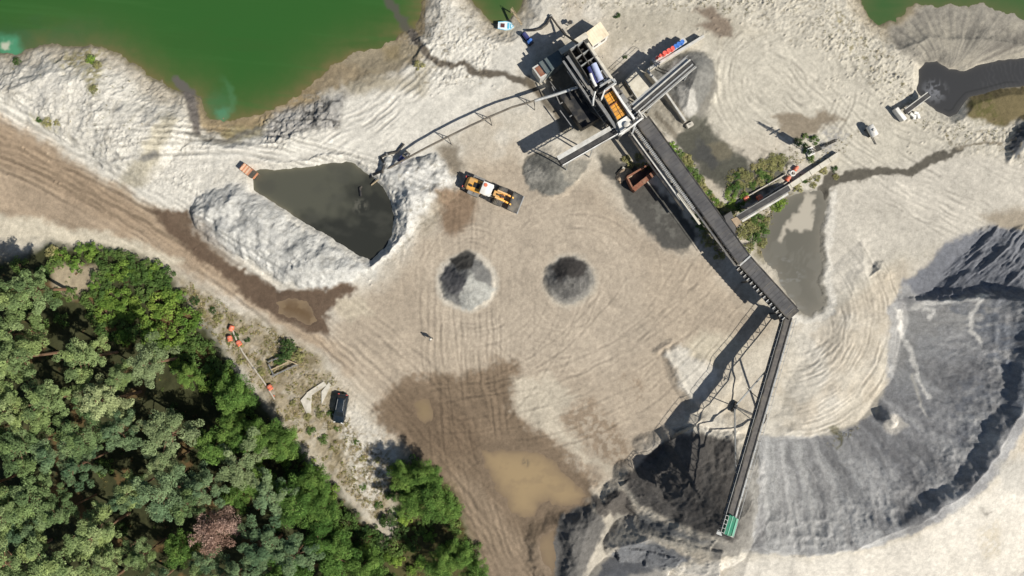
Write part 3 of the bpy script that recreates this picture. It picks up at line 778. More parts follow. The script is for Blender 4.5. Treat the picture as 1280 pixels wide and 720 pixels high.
area([(1180, 480), (1230, 470), (1240, 540), (1190, 560)], (124, 127, 132), 12, 10, 8, amt=0.7, mod=sstep(-0.1, 0.3, fbm(GX / 9, GY / 9, 4, 334)))
for p in ([(1124, 388), (1128, 420), (1140, 450), (1146, 470), (1160, 498)], [(1150, 384), (1165, 376), (1190, 377), (1235, 372)], [(1228, 376), (1216, 390), (1214, 410), (1228, 430)], [(1140, 386), (1168, 388), (1160, 402)]):
    stroke(p, (236, 231, 220), 3.6, 1.8, wa=4, wb=3, w1=2.0)
stroke([(1140, 470), (1150, 500), (1160, 525)], (205, 200, 188), 2.2, 1.8, w1=.8)
area([(1112, 520), (1124, 518), (1138, 534), (1122, 544), (1110, 536)], (216, 209, 196), 3)
stroke([(1040, 536), (1052, 545), (1050, 558)], (110, 106, 74), 3, 3, amt=0.8, wb=5)
# fresh dark heaps
DARK1 = [(838, 545), (866, 540), (900, 545), (918, 552), (926, 580), (934, 610), (940, 650), (934, 676), (918, 680), (900, 672), (866, 662), (836, 648), (800, 630), (786, 612), (780, 598), (800, 575), (822, 556)]
DARK2 = [(700, 646), (716, 636), (738, 634), (752, 648), (758, 664), (742, 690), (730, 730), (696, 740), (690, 690)]
DARK3 = [(752, 628), (770, 612), (784, 612), (794, 636), (786, 650), (768, 650), (740, 622)]
DARK4 = [(738, 618), (748, 620), (762, 644), (748, 648)]
DARK5 = [(752, 714), (764, 690), (782, 672), (806, 676), (846, 688), (870, 700), (830, 716), (780, 722), (744, 724)]
BLUEG = [(790, 640), (806, 642), (850, 662), (900, 676), (880, 682), (830, 672), (800, 660)]
lay(area(BLUEG, (118, 118, 116), 5), (118, 118, 116), amt=0)
for p in (DARK1,): area(p, (100, 96, 91), 4, 4, 3)
lay(sstep(0.0, 0.5, fbm(GX / 12, GY / 12, 4, 365)) * sstep(-2, 4, sdf(DARK1, AX, AY)), (84, 80, 76), amt=0.6)
area(DARK2, (112, 109, 104), 3, 4, 3); area(DARK3, (98, 93, 87), 3, 4, 3); area(DARK4, (98, 93, 87), 2, 3, 3); area(DARK5, (128, 129, 130), 3, 4, 3)
area([(924, 560), (938, 620), (944, 660), (936, 684), (918, 682), (926, 640)], (140, 136, 128), 4, amt=0.85)
area([(755, 650), (790, 642), (800, 660), (850, 672), (900, 680), (900, 690), (840, 682), (800, 672), (770, 680), (740, 720), (728, 720), (745, 690)], (178, 171, 157), 4, amt=0.9)
area([(886, 676), (930, 676), (926, 700), (892, 700)], (142, 138, 130), 4, amt=0.9)
# cone piles and fans
def disc(cx, cy, r, rgb, soft=4, wob=3, amt=1.0):
    wx, wy = warp(wob, wob * .6, AX, AY)
    k = sstep(r + soft, r - soft, np.hypot(wx - cx, wy - cy)); lay(k, rgb, amt=amt); return k
disc(583, 352, 38, (206, 198, 182), 4, 3); disc(583, 353, 32, (122, 121, 117), 3, 2)
area([(588, 336), (596, 352), (618, 358), (612, 372), (596, 384), (578, 390), (574, 374), (580, 356)], (172, 171, 163), 2, 3, 3)
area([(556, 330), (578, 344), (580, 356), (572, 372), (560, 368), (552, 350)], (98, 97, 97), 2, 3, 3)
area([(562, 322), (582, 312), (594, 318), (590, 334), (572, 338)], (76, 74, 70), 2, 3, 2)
disc(712, 350, 34, (196, 186, 168), 5, 4); disc(712, 350, 30, (150, 146, 137), 3, 3); disc(711, 349, 25, (104, 102, 98), 3, 4); lay(sstep(0.1, 0.5, ridged(GX / 7, GY / 7, 3, 366)) * sstep(30, 24, np.hypot(AX - 712, AY - 350)), (134, 131, 125), amt=0.6)
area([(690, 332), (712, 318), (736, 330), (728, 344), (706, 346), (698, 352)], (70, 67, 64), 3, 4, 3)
HEAPF = [(654, 205), (664, 193), (676, 190), (690, 196), (704, 200), (716, 206), (724, 218), (716, 236), (700, 244), (676, 244), (660, 236)]
area(HEAPF, (122, 120, 112), 3, 4, 3, wet=0.3)
area([(700, 208), (722, 196), (738, 200), (728, 216), (718, 232), (706, 226)], (146, 141, 129), 3, 4, 3)
area([(656, 203), (678, 212), (682, 226), (662, 232)], (162, 158, 147), 4, 3, 2, amt=0.8); area([(683, 226), (696, 226), (694, 234), (682, 234)], (88, 86, 80), 5, amt=0.6)
stroke([(655, 215), (656, 200), (666, 192), (676, 191), (690, 197)], (104, 99, 88), 1.5, 1.2, amt=0.7)
BAY = [(812, 88), (846, 66), (878, 64), (890, 74), (894, 92), (884, 116), (872, 138), (858, 148), (848, 136), (830, 112)]
area(BAY, (136, 134, 127), 3, 3, 2); area([(846, 106), (868, 112), (872, 138), (862, 148), (850, 136)], (196, 192, 182), 3, 2, 2)
area([(836, 72), (850, 76), (846, 92), (836, 90)], (178, 174, 166), 3, 2, 2)
area([(802, 140), (830, 122), (856, 156), (844, 172), (826, 172)], (160, 153, 138), 3, 2, 2)
stroke([(822, 142), (846, 172)], (120, 112, 98), 2.5, 1.5, amt=0.8); stroke([(814, 146), (836, 172)], (196, 190, 176), 1.2, 1)
# foam and ripples are the water's; rubble in the north-east slope and by the plant
rub = sstep(0.30, 0.55, fbm(GX / 4, GY / 4, 3, 340)) * sstep(0.3, 0.8, lumpy)
lay(rub * np.where(GX > 500, 1, 0.35), (132, 122, 100), amt=0.6)
lay(sstep(0.45, 0.65, fbm(GX / 8, GY / 8, 3, 341)) * sstep(-5, 10, sdf([(990, 0), (1060, 0), (1130, 90), (1150, 130), (1110, 110), (1050, 60)], GX, GY)), (150, 140, 104), amt=0.8)
area([(870, 706), (960, 700), (1050, 698), (1150, 672), (1240, 610), (1290, 556), (1400, 560), (1400, 800), (800, 800), (780, 724)], (226, 219, 205), 6, amt=0.85)
area([(1246, 580), (1300, 560), (1300, 620), (1256, 618)], (186, 182, 172), 8, amt=0.7); area([(1226, 634), (1240, 640), (1236, 646)], (120, 116, 108), 3, amt=0.7); area([(1222, 660), (1250, 652), (1256, 690), (1230, 700)], (196, 184, 160), 8, amt=0.6, mod=sstep(-0.4, 0.2, FINE + WB[0]))
# sharp small scale speckle, then the overall unevenness of every soil
SPK = _hash((GX * 1.9).astype(np.int64), (GY * 1.9).astype(np.int64), 77) - 0.5
tone = 1 + 0.12 * fbm(GX / 30, GY / 30, 4, 350) + 0.10 * FINE + 0.06 * WB[0] + (0.12 + 0.10 * np.clip(lumpy, 0, 1)) * SPK
C[..., :3] = np.clip(C[..., :3] * tone[..., None], 0.004, 0.9)

# ------------------------------------------------------------------ sheets: ground and the heaps that lie on it
def zat(x, y):
    i = int(np.clip(np.searchsorted(xs, x) - 1, 0, len(xs) - 2)); j = int(np.clip(np.searchsorted(ys, y) - 1, 0, len(ys) - 2))
    fx = (x - xs[i]) / (xs[i + 1] - xs[i]); fy = (y - ys[j]) / (ys[j + 1] - ys[j])
    return float((Z[j, i] * (1 - fx) + Z[j, i + 1] * fx) * (1 - fy) + (Z[j + 1, i] * (1 - fx) + Z[j + 1, i + 1] * fx) * fy)
def G0(px, py):
    """the point of the ground seen at a photo pixel"""
    z = 0.0
    for _ in range(4):
        w = W(px, py, z); z = zat(w.x, w.y)
    return Vector((w.x, w.y, z))

ny, nx = SH
# vertex normals of the whole relief so that heaps and ground shade as one surface
dzdx = np.gradient(Z, xs, axis=1); dzdy = np.gradient(Z, ys, axis=0)
NRM = np.stack([-dzdx, -dzdy, np.ones(SH)], -1); NRM /= np.linalg.norm(NRM, axis=-1, keepdims=True)

def sheet(name, fmask, zfield, col, mat, normals=True):
    jj, ii = np.nonzero(fmask)
    a = jj * nx + ii
    q = np.stack([a, a + 1, a + nx + 1, a + nx], 1)
    used, inv = np.unique(q.ravel(), return_inverse=True)
    co = np.stack([X.ravel()[used], Y.ravel()[used], zfield.ravel()[used]], 1)
    me = bpy.data.meshes.new(name)
    me.vertices.add(len(used)); me.vertices.foreach_set('co', co.astype(np.float32).ravel())
    nf = len(q)
    me.loops.add(nf * 4); me.loops.foreach_set('vertex_index', inv.astype(np.int32).ravel())
    me.polygons.add(nf); me.polygons.foreach_set('loop_start', np.arange(0, nf * 4, 4, dtype=np.int32))
    try: me.polygons.foreach_set('loop_total', np.full(nf, 4, np.int32))
    except Exception: pass
    me.polygons.foreach_set('use_smooth', np.ones(nf, bool))
    me.update(calc_edges=True)
    at = me.attributes.new('Col', 'FLOAT_COLOR', 'POINT')
    at.data.foreach_set('color', col.reshape(-1, 4)[used].astype(np.float32).ravel())
    if normals:
        me.normals_split_custom_set_from_vertices(NRM.reshape(-1, 3)[used].astype(np.float32).tolist())
    me.materials.append(mat)
    o = bpy.data.objects.new(name, me)
    COL.objects.link(o)
    return o

def fcell(a): return (a[:-1, :-1] + a[1:, :-1] + a[:-1, 1:] + a[1:, 1:]) / 4
FAX, FAY = fcell(AX), fcell(AY)
wx, wy = warp(3, 3, AX, AY)
owner = np.zeros((ny - 1, nx - 1), np.int32)
heaps = []
def claim(name, pts, label, cat, group, d=None, disc=None):
    if disc: dd = disc[2] - np.hypot(wx - disc[0], wy - disc[1])
    else: dd = sdf(pts, wx, wy, pad=20) if d is None else d
    heaps.append((name, label, cat, group)); owner[fcell(dd) > 0] = len(heaps)
claim('gravel_stockpile', None, 'huge kidney shaped grey gravel stockpile swept out by the swinging conveyor', 'gravel pile', None, d=D_STK)
GP = 'smaller heaps of gravel and sand'
claim('gravel_pile', BAY, 'grey sand heap between the concrete walls under the north east conveyor', 'gravel pile', GP)
claim('gravel_pile', HEAPF, 'low wet grey sand fan below the end of the south west conveyor', 'gravel pile', GP)
claim('gravel_pile', None, 'round grey gravel cone with a pale wedge, beside the wheel loader', 'gravel pile', GP, disc=(583, 353, 34))
claim('gravel_pile', None, 'round brownish grey gravel cone with a black top, between the loader and the long conveyor', 'gravel pile', GP, disc=(712, 350, 31))
claim('gravel_pile', DARK2, 'dark rough mound south of the muddy puddle', 'gravel pile', GP)
claim('gravel_pile', DARK3, 'small knobbly dark heap between the puddle and the fresh dark pile', 'gravel pile', GP)
claim('gravel_pile', DARK5, 'blue grey mound with a pale rim at the bottom edge, by the white sand bank', 'gravel pile', GP)
claim('gravel_pile', DARK1, 'fresh dark gravel pile under the green conveyor head', 'gravel pile', GP)
ground_mat = attr_ground('sandy_ground', fine=0.34, bumpd=0.06)
heap_mat = attr_ground('heaped_gravel', fine=0.45, bumpd=0.09, rock=7)
tag(sheet('ground', owner == 0, Z, C, ground_mat), kind='structure')
for k, (nm, lb, ct, gp) in enumerate(heaps):
    tag(sheet(nm, owner == k + 1, Z, C, heap_mat), lb, ct, gp)

# ------------------------------------------------------------------ water
def depthcol(level, deep, shallow, ext, var=None):
    dep = np.clip(level - Z, 0, None)
    k = (1 - np.exp(-dep / ext))[..., None]
    cc = np.ones(SH + (4,))
    base = alb(deep) * np.ones(SH + (3,))
    if var is not None: base = var(base)
    cc[..., :3] = np.clip(alb(shallow) * (1 - k) + base * k, 0, 1)
    return cc
def pool(name, d, level, cc, mat, pad=0.5):
    fm = (fcell(d) > -pad) & ((Z[:-1, :-1] < level + .02) | (Z[1:, 1:] < level + .02) | (Z[1:, :-1] < level + .02) | (Z[:-1, 1:] < level + .02))
    o = sheet(name, fm, np.full(SH, level), cc, mat, normals=False)
    return tag(o, kind='structure')
def mixin(cc, mask, rgb, amt=1.0):
    k = np.clip(mask * amt, 0, 1)[..., None]; cc[..., :3] = cc[..., :3] * (1 - k) + alb(rgb) * k
lc = depthcol(LZ, (54, 99, 44), (116, 108, 70), 0.45)
mixin(lc, sstep(200, 0, GX) * sstep(0, 60, GY + 30 * WA[0]), (62, 100, 66), 0.6)
mixin(lc, sstep(0.2, 0.6, fbm(GX / 120, GY / 25, 3, 401)), (58, 96, 44), 0.5)
mixin(lc, sstep(560, 700, GX) , (66, 100, 60), 0.5)
mixin(lc, sstep(0.1, 0.6, fbma((GX + 0.2 * GY) / 160, (GY - 0.1 * GX) / 9, 4, 411)), (66, 110, 54), 0.35)
wx, wy = warp(5, 3)
mixin(lc, sstep(30, 5, np.hypot(wx - 270, (wy - 128) * 1.0)), (74, 124, 86), 0.4)
mixin(lc, sstep(12, 3, np.hypot(wx - 274, (wy - 142) * .9)), (86, 150, 116), 0.6)
mixin(lc, sstep(7, 1, np.abs(np.hypot(wx - 258, wy - 122) - 30)) * sstep(258, 284, GX) * sstep(85, 105, GY), (92, 140, 100), 0.3)
mixin(lc, sstep(24, 8, np.hypot(wx - 4, (wy - 54) * 1.1)), (84, 156, 118), 0.8); mixin(lc, sstep(9, 3, np.hypot(wx - 2, wy - 52)), (200, 200, 178), 0.9)
d, _ = linedist([(484, -8), (500, 18), (516, 42), (528, 60)], wx, wy, 30); mixin(lc, sstep(9, 3, d), (92, 90, 80), 0.9)
d, _ = linedist([(216, 98), (230, 110), (240, 130), (243, 150)], wx, wy, 30); mixin(lc, sstep(9, 4, d), (104, 100, 94), 0.95)
pool('lake_water', np.maximum(D_LAKE, np.where(sdf([(232, 108), (252, 120), (262, 160), (236, 170)], GX, GY) > 0, 0, -9)), LZ, lc, attr_water('green_water', 0.14, 0.015, 0.5))
pc = depthcol(PZ, (90, 90, 78), (120, 116, 98), 0.3)
mixin(pc, sstep(-15, 45, (GX - 380) * 0.55 + (GY - 265) * 0.9 + 40 * WA[0]), (52, 53, 48), 0.95)
mixin(pc, sstep(14, 3, np.hypot(GX - 449, GY - 257)) * sstep(-0.2, 0.4, fbm(GX / 4, GY / 4, 3, 405)), (120, 118, 106), 0.6)
mixin(pc, sstep(0.0, 0.5, fbm(GX / 30, GY / 18, 4, 406)), (80, 80, 72), 0.5)
pool('pond_water', D_POND, PZ, pc, attr_water('grey_pond_water', 0.12, 0.008, 0.8))
sc = depthcol(SZ, (64, 64, 64), (82, 80, 76), 0.2)
rip = np.sin((GX - 0.25 * GY) / 0.95 + 5 * WA[0] + 2 * WB[0]) * sstep(1205, 1250, GX) * (0.5 + WA[1])
mixin(sc, sstep(0.1, 0.8, rip), (84, 84, 84), 0.45)
foam = sstep(22, 4, np.hypot(GX - 1172, (GY - 112) * 1.1)) * sstep(0.1, 0.5, ridged(GX / 6, GY / 6, 3, 402))
mixin(sc, foam, (130, 131, 134), 0.8)
stl = sdf(SETTLE, GX, GY); mixin(sc, sstep(1.5, 0, np.abs(stl - 7)) * (GX > 1185) * (GY > 100), (48, 48, 46), 0.7)
pool('settling_pond_water', D_SETT, SZ, sc, attr_water('black_pond_water', 0.3, 0.02, 2.0))
qc = depthcol(QZ, (108, 105, 94), (128, 123, 110), 0.12)
wx, wy = warp(6, 4)
mixin(qc, sstep(-3, 3, sdf([(1005, 238), (1018, 246), (1020, 262), (1012, 285), (1000, 290), (985, 288), (980, 304), (976, 300), (980, 282), (998, 268), (1006, 254)], wx, wy)), (190, 182, 165))
mixin(qc, sstep(0.15, 0.5, fbm(GX / 9, GY / 5, 3, 403)) * sstep(310, 345, GY) * sstep(1015, 985, GX), (150, 150, 145), 0.7)
mixin(qc, sstep(0.2, 0.5, streaks(115, 40, 7, 404)) , (122, 119, 108), 0.6)
pool('slurry_pool_water', D_SLUR, QZ, qc, attr_water('grey_slurry', 0.3, 0.01, 1.5))
for pd, lev, deep, nm in zip(D_PUD, PUZ, ((170, 148, 112), (150, 131, 98), (104, 83, 58), (150, 131, 102)), ('muddy',) * 4):
    cc = depthcol(lev, deep, (134, 116, 94), 0.10); mixin(cc, sstep(0.0, 0.5, fbm(GX / 14, GY / 10, 4, 409)), (150, 130, 102), 0.5)
    if pd is D_PUD[0]:
        mixin(cc, sstep(7, 2, np.hypot(GX - 657, (GY - 578) * .8)) * sstep(-0.1, 0.3, FINE), (120, 108, 90), 0.8)
    pool('puddle_water', pd, lev, cc, attr_water('muddy_water', 0.2, 0.004, 2.0), 0.3)
# ------------------------------------------------------------------ trees, shrubs, weeds
rng = np.random.default_rng(5)
leaf_m = leaf_mat('leaves', 0.10)
needle_m = leaf_mat('needles', 0.10)
bark_m = paint('bark', (118, 92, 70), 0.9, var=0.3, scale=6, dirt_amt=0.0)

def leaf_cloud(centres, radii, counts, cols, size, flat=0.6, up=0.5, seed=0, spread=0.22, aspect=2.2, tips=False):
    """many small leaf faces gathered in clumps; returns vertices, faces, colours"""
    g = np.random.default_rng(seed)
    V, Cc = [], []
    for c, r, n, col in zip(centres, radii, counts, cols):
        d = g.normal(size=(n, 3)); d /= np.linalg.norm(d, axis=1, keepdims=True)
        rad = r * g.uniform(0.45, 1.0, (n, 1)) ** 0.6
        p = np.array(c) + d * rad * np.array([1, 1, flat])
        nrm = d * 0.8 + np.array([0, 0, up]) + g.normal(size=(n, 3)) * 0.45
        nrm /= np.linalg.norm(nrm, axis=1, keepdims=True)
        t = np.cross(nrm, g.normal(size=(n, 3))); t /= np.linalg.norm(t, axis=1, keepdims=True) + 1e-9
        if tips:                                     # needle tufts point away from the branch
            t = d * 0.8 + g.normal(size=(n, 3)) * 0.35; t /= np.linalg.norm(t, axis=1, keepdims=True)
            nrm = np.cross(t, g.normal(size=(n, 3))); nrm /= np.linalg.norm(nrm, axis=1, keepdims=True)
        b = np.cross(nrm, t)
        s = size * g.uniform(0.6, 1.3, (n, 1))
        a1 = t * s * 0.5; a2 = b * s * 0.5 / aspect
        q = np.stack([p - a1, p + a2, p + a1, p - a2], 1)
        V.append(q.reshape(-1, 3))
        cc = np.array(col)[None] * (1 + g.uniform(-spread, spread, (n, 1)))
        Cc.append(np.repeat(np.concatenate([cc, np.ones((n, 1))], 1), 4, axis=0))
    return np.concatenate(V), np.concatenate(Cc)

def leaf_mesh(name, V, Cc, mat):
    me = bpy.data.meshes.new(name)
    nv = len(V); nf = nv // 4
    me.vertices.add(nv); me.vertices.foreach_set('co', V.astype(np.float32).ravel())
    me.loops.add(nv); me.loops.foreach_set('vertex_index', np.arange(nv, dtype=np.int32))
    me.polygons.add(nf); me.polygons.foreach_set('loop_start', np.arange(0, nv, 4, dtype=np.int32))
    me.update(calc_edges=True)
    at = me.attributes.new('Col', 'FLOAT_COLOR', 'POINT')
    at.data.foreach_set('color', np.clip(Cc, 0, 1).astype(np.float32).ravel())
    me.materials.append(mat)
    return me

FOLK = 1.02
def fcol(rgb): return np.array(lin(rgb)) / FOLK

def tree_proto(seed, R_=4.0, H=12.0, kind='pine', pal=((92, 122, 78),)):
    """tapered trunk with limbs; crown of leaf clumps spread through its volume"""
    g = random.Random(seed)
    tr = MB()
    lean = Vector((g.uniform(-.4, .4), g.uniform(-.4, .4), 0))
    top = Vector((lean.x, lean.y, H * 0.93))
    tr.tube([(0, 0, -0.6), (lean.x * .3, lean.y * .3, H * .35), (lean.x * .7, lean.y * .7, H * .7), top], [0.26, 0.2, 0.13, 0.04], 8)
    cen, rad, cnt, col = [], [], [], []
    if kind == 'pine': nl, z0, z1 = 15, 0.55, 0.95
    elif kind == 'oak': nl, z0, z1 = 26, 0.35, 0.95
    else: nl, z0, z1 = 22, 0.4, 0.95
    skew = g.uniform(0, 6.28)
    for i in range(nl):
        f = (i + g.uniform(0, .8)) / nl
        z = H * (z0 + (z1 - z0) * f)
        a = i * 2.4 + g.uniform(-.5, .5)
        if kind == 'pine': L = R_ * (1.08 - 0.7 * f ** 2.0) * g.uniform(0.5, 1.15)
        else: L = R_ * math.sqrt(max(0.05, 1 - (2 * abs(f - 0.42)) ** 2.3 * 0.75)) * g.uniform(0.65, 1.08)
        L *= 1 + 0.22 * math.cos(a - skew)
        rise = g.uniform(0.05, 0.35) * L
        b = Vector((lean.x * f, lean.y * f, z))
        tip = b + Vector((math.cos(a) * L, math.sin(a) * L, rise))
        mid = b.lerp(tip, 0.5) + Vector((0, 0, -0.05 * L))
        tr.tube([b, mid, tip], [0.075, 0.05, 0.02], 5)
        nc = 3 + int(L / R_ * 4) + (1 if kind == 'pine' else 0)
        base = pal[g.randrange(len(pal))]
        for k in range(nc):
            s = (0.45 if kind == 'pine' else 0.35) + (0.55 if kind == 'pine' else 0.65) * (k + g.uniform(0, .9)) / nc
            pt = b.lerp(tip, min(s, 1.02)) + Vector((g.uniform(-.6, .6), g.uniform(-.6, .6), g.uniform(-.1, .35))) * (R_ / 4)
            r = (g.uniform(.4, .78) if kind == 'pine' else g.uniform(.5, .95)) * (R_ / 4)
            cen.append(tuple(pt)); rad.append(r); cnt.append(int((125 if kind == 'pine' else 75) * (r / (R_ / 4) / .6) ** 1.6))
            v = g.uniform(.8, 1.2)
            col.append(fcol(base) * v)
    for k in range(5 if kind == 'pine' else 8):
        a = g.uniform(0, 6.28); q = g.uniform(0, .45) * R_
        cen.append((lean.x + math.cos(a) * q, lean.y + math.sin(a) * q, H * g.uniform(.86, 1.0))); rad.append(g.uniform(.5, .85) * R_ / 4); cnt.append(38)
        col.append(fcol(pal[g.randrange(len(pal))]) * g.uniform(.9, 1.2))
    if kind == 'pine': V, Cc = leaf_cloud(cen, rad, cnt, col, 0.24, 0.6, 0.8, seed, aspect=2.2, spread=.25)
    elif kind == 'oak': V, Cc = leaf_cloud(cen, [r * 1.15 for r in rad], cnt, col, 0.23, 0.8, 0.7, seed, aspect=1.5, spread=.25)
    else: V, Cc = leaf_cloud(cen, rad, [int(n * .75) for n in cnt], col, 0.34, 0.7, 0.4, seed, aspect=3.0, tips=True)
    return tr, leaf_mesh('crown', V, Cc, needle_m if kind == 'pine' else leaf_m)

PINE = ((128, 147, 96), (140, 157, 106), (112, 132, 86), (132, 150, 94))
PALE = ((146, 158, 112), (138, 152, 106), (152, 164, 118))
BLUE = ((112, 134, 96), (100, 124, 90), (120, 140, 100))
OAK = ((96, 126, 62), (108, 136, 68), (84, 114, 56))
DEAD = ((182, 150, 136), (168, 136, 122), (192, 160, 146))
protos = {}
for kd, pal, shape, n in (('pine', PINE, 'pine', 4), ('pale', PALE, 'pine', 2), ('blue', BLUE, 'pine', 2), ('oak', OAK, 'oak', 3), ('dead', DEAD, 'dead', 1)):
    protos[kd] = []
    for i in range(n):
        tr, cm = tree_proto(900 + 31 * len(protos) + i * 7, 4.0, 12.0, shape, pal)
        protos[kd].append([tr, cm, None])

TREE_LABEL = {
    'pine': ('green pine with ragged tufted crown inside the wood', 'pine tree'),
    'pale': ('pale grey green pine with tufted crown inside the wood', 'pine tree'),
    'blue': ('dark bluish green pine inside the wood', 'pine tree'),
    'oak': ('bright green leafy broadleaf tree inside the wood', 'tree'),
    'dead': ('dead pinkish brown tree among the green crowns', 'tree')}
NAMES = {'pine': 'pine_tree', 'pale': 'pine_tree', 'blue': 'pine_tree', 'oak': 'broadleaf_tree', 'dead': 'dead_tree'}
GROUPS = {'pine': 'green pines in the wood', 'pale': 'pale pines in the wood', 'blue': 'bluish pines in the wood', 'oak': 'broadleaf trees in the wood', 'dead': None}
def plant_tree(px, py, rpx, kd, H=12.0, label=None):
    pr = protos[kd][rng.integers(len(protos[kd]))]
    wp = W(px, py, H * 0.82)
    z = zat(wp.x, wp.y)
    s = rpx * M_PX * 0.95 / 4.0
    rz = float(rng.uniform(0, 6.28))
    if pr[2] is None:
        root = empty(NAMES[kd])
        t = pr[0].build('trunk', bark_m, root, local=True, smooth=True)
        c = bpy.data.objects.new('crown', pr[1]); COL.objects.link(c); c.parent = root
        pr[2] = root
    else:
        root = copy_tree(pr[2])
    root.location = (wp.x, wp.y, z); root.rotation_euler = (0, 0, rz); root.scale = (s, s, H / 12.0)
    lb, ct = TREE_LABEL[kd]
    tag(root, label or lb, ct)
    if GROUPS[kd]: root['group'] = GROUPS[kd]
    return root

TREES = [
 (37, 362, 36, 'pine', 12, 'bluish green pine with bare inner limbs, nearest the road shadow at the wood\'s top edge'), (-8, 372, 30, 'pine', 13), (8, 420, 30, 'pine', 12), (20, 448, 34, 'pine', 13), (-20, 470, 36, 'pine', 13),
 (104, 447, 32, 'pine', 12), (187, 455, 34, 'pale', 12, 'pale greyish pine beside the bright green scrub, north of the dark forest gap'), (152, 470, 22, 'pine', 10),
 (62, 500, 32, 'pine', 13), (132, 502, 34, 'pale', 13), (14, 512, 30, 'pine', 13), (-22, 540, 36, 'pine', 13),
 (210, 544, 38, 'pale', 12, 'large pale green pine beside the rusty forest gap'), (110, 545, 34, 'pine', 13), (150, 540, 26, 'blue', 12), (30, 558, 36, 'pine', 13), (72, 568, 26, 'blue', 12),
 (293, 497, 25, 'oak', 9), (288, 528, 17, 'oak', 8), (304, 548, 22, 'oak', 9), (268, 560, 26, 'oak', 10), (300, 578, 36, 'pale', 11), (330, 550, 24, 'oak', 9), (352, 560, 22, 'oak', 9),
 (252, 606, 24, 'blue', 11), (205, 620, 38, 'blue', 12), (232, 632, 28, 'pine', 12), (40, 622, 42, 'pine', 13), (8, 640, 30, 'pine', 13), (-24, 610, 34, 'pine', 13), (76, 640, 24, 'pine', 12),
 (268, 658, 30, 'dead', 11), (340, 618, 30, 'blue', 10), (370, 632, 30, 'oak', 10), (318, 600, 22, 'oak', 9), (388, 600, 22, 'oak', 8), (402, 640, 24, 'oak', 8), (30, 668, 24, 'blue', 12),
 (120, 665, 36, 'pine', 12), (66, 702, 42, 'pine', 13), (130, 704, 32, 'pine', 12), (10, 704, 34, 'pine', 13), (330, 692, 34, 'blue', 11), (370, 690, 30, 'blue', 11), (400, 672, 26, 'oak', 9),
 (420, 700, 30, 'oak', 9), (350, 725, 30, 'oak', 10), (450, 715, 26, 'oak', 8), (290, 722, 24, 'blue', 11), (-30, 690, 36, 'pine', 13), (40, 745, 38, 'pine', 13), (110, 745, 36, 'pine', 13), (180, 742, 30, 'blue', 12), (250, 745, 28, 'pine', 12), (330, 752, 30, 'oak', 11), (410, 745, 30, 'oak', 10), (480, 745, 28, 'oak', 9),
 (-50, 420, 36, 'pine', 13), (-55, 580, 36, 'pine', 13), (-55, 650, 36, 'pine', 13), (-60, 510, 36, 'pine', 13),
 (205, 580, 18, 'pale', 11), (165, 612, 24, 'pine', 11), (98, 580, 22, 'blue', 12), (236, 470, 16, 'oak', 7), (150, 626, 18, 'blue', 10), (226, 690, 22, 'oak', 9), (178, 694, 22, 'pine', 10), (262, 700, 20, 'blue', 9), (296, 620, 18, 'oak', 8),
 (508, 600, 20, 'oak', 6.5, 'dark green tree at the top of the small copse by the wet track'), (528, 596, 20, 'oak', 6.5, 'broadleaf tree on the road side of the small copse, beside its topmost tree'), (540, 624, 26, 'oak', 7.5, 'broad tree in the middle of the small copse by the wet track'), (514, 632, 20, 'oak', 7, 'dark tree on the forest side of the small copse'), (562, 640, 18, 'oak', 6, 'small tree at the edge of the copse beside the muddy puddle'), (575, 700, 20, 'oak', 6.5, 'round tree at the copse\'s lower end by the wet track'), (595, 716, 18, 'oak', 6, 'small tree at the bottom edge of the photo beside the track'), (548, 712, 22, 'oak', 7, 'tree at the bottom edge inside the copse\'s dark hollow'),
]
for t in TREES:
    plant_tree(*t[:4], H=t[4], label=t[5] if len(t) > 5 else None)

# shrubs: leafy domes of a metre or two
SH_PAL = {'bright': ((112, 138, 62), (122, 146, 68), (100, 128, 58)), 'mid': ((90, 114, 60), (100, 122, 66), (82, 106, 56)), 'olive': ((148, 146, 96), (136, 136, 88), (156, 152, 104)), 'dark': ((68, 90, 50), (76, 98, 56), (62, 84, 50))}
shrub_protos = {}
for kd, pal in SH_PAL.items():
    shrub_protos[kd] = []
    for i in range(3):
        g = random.Random(hash(kd) % 1 + i * 13 + len(kd) * 101)
        cen, rad, cnt, col = [], [], [], []
        for k in range(15):
            a = g.uniform(0, 6.28); q = math.sqrt(g.uniform(0, 1)) * .95
            cen.append((math.cos(a) * q, math.sin(a) * q, .25 + .75 * (1 - q * q) * g.uniform(.6, 1.1))); rad.append(g.uniform(.26, .48)); cnt.append(int(g.uniform(40, 70)))
            col.append(fcol(pal[g.randrange(3)]) * g.uniform(.8, 1.2))
        V, Cc = leaf_cloud(cen, rad, cnt, col, 0.17, .75, .8, 50 + i + len(kd) * 9, aspect=1.5)
        st = MB()
        for k in range(6):
            c = cen[k]; st.tube([(0, 0, -.2), (c[0] * .6, c[1] * .6, c[2] * .6), c], [.035, .025, .012], 5)
        shrub_protos[kd].append([leaf_mesh('crown', V, Cc, leaf_m), st, None])
SHRUB_LABEL = {
  'wood': 'leafy green shrub in the thicket between the road and the pines',
  'floor': 'low dark shrub on the shaded forest floor between the pines',
  'edge': 'low shrub on the sandy verge between the haul road and the wood',
  'copse': 'shrub at the foot of the small copse beside the wet track',
  'belt': 'green bush growing along the far side of the long grey conveyor',
  'belt2': 'bush in the shade on the near side of the long grey conveyor',
  'pipes': 'shrub around the stored float pipes and feeder conveyor',
  'bunker': 'small green bush beside the rusty bunker',
  'mast': 'dark shrub at the foot of the thin mast'}
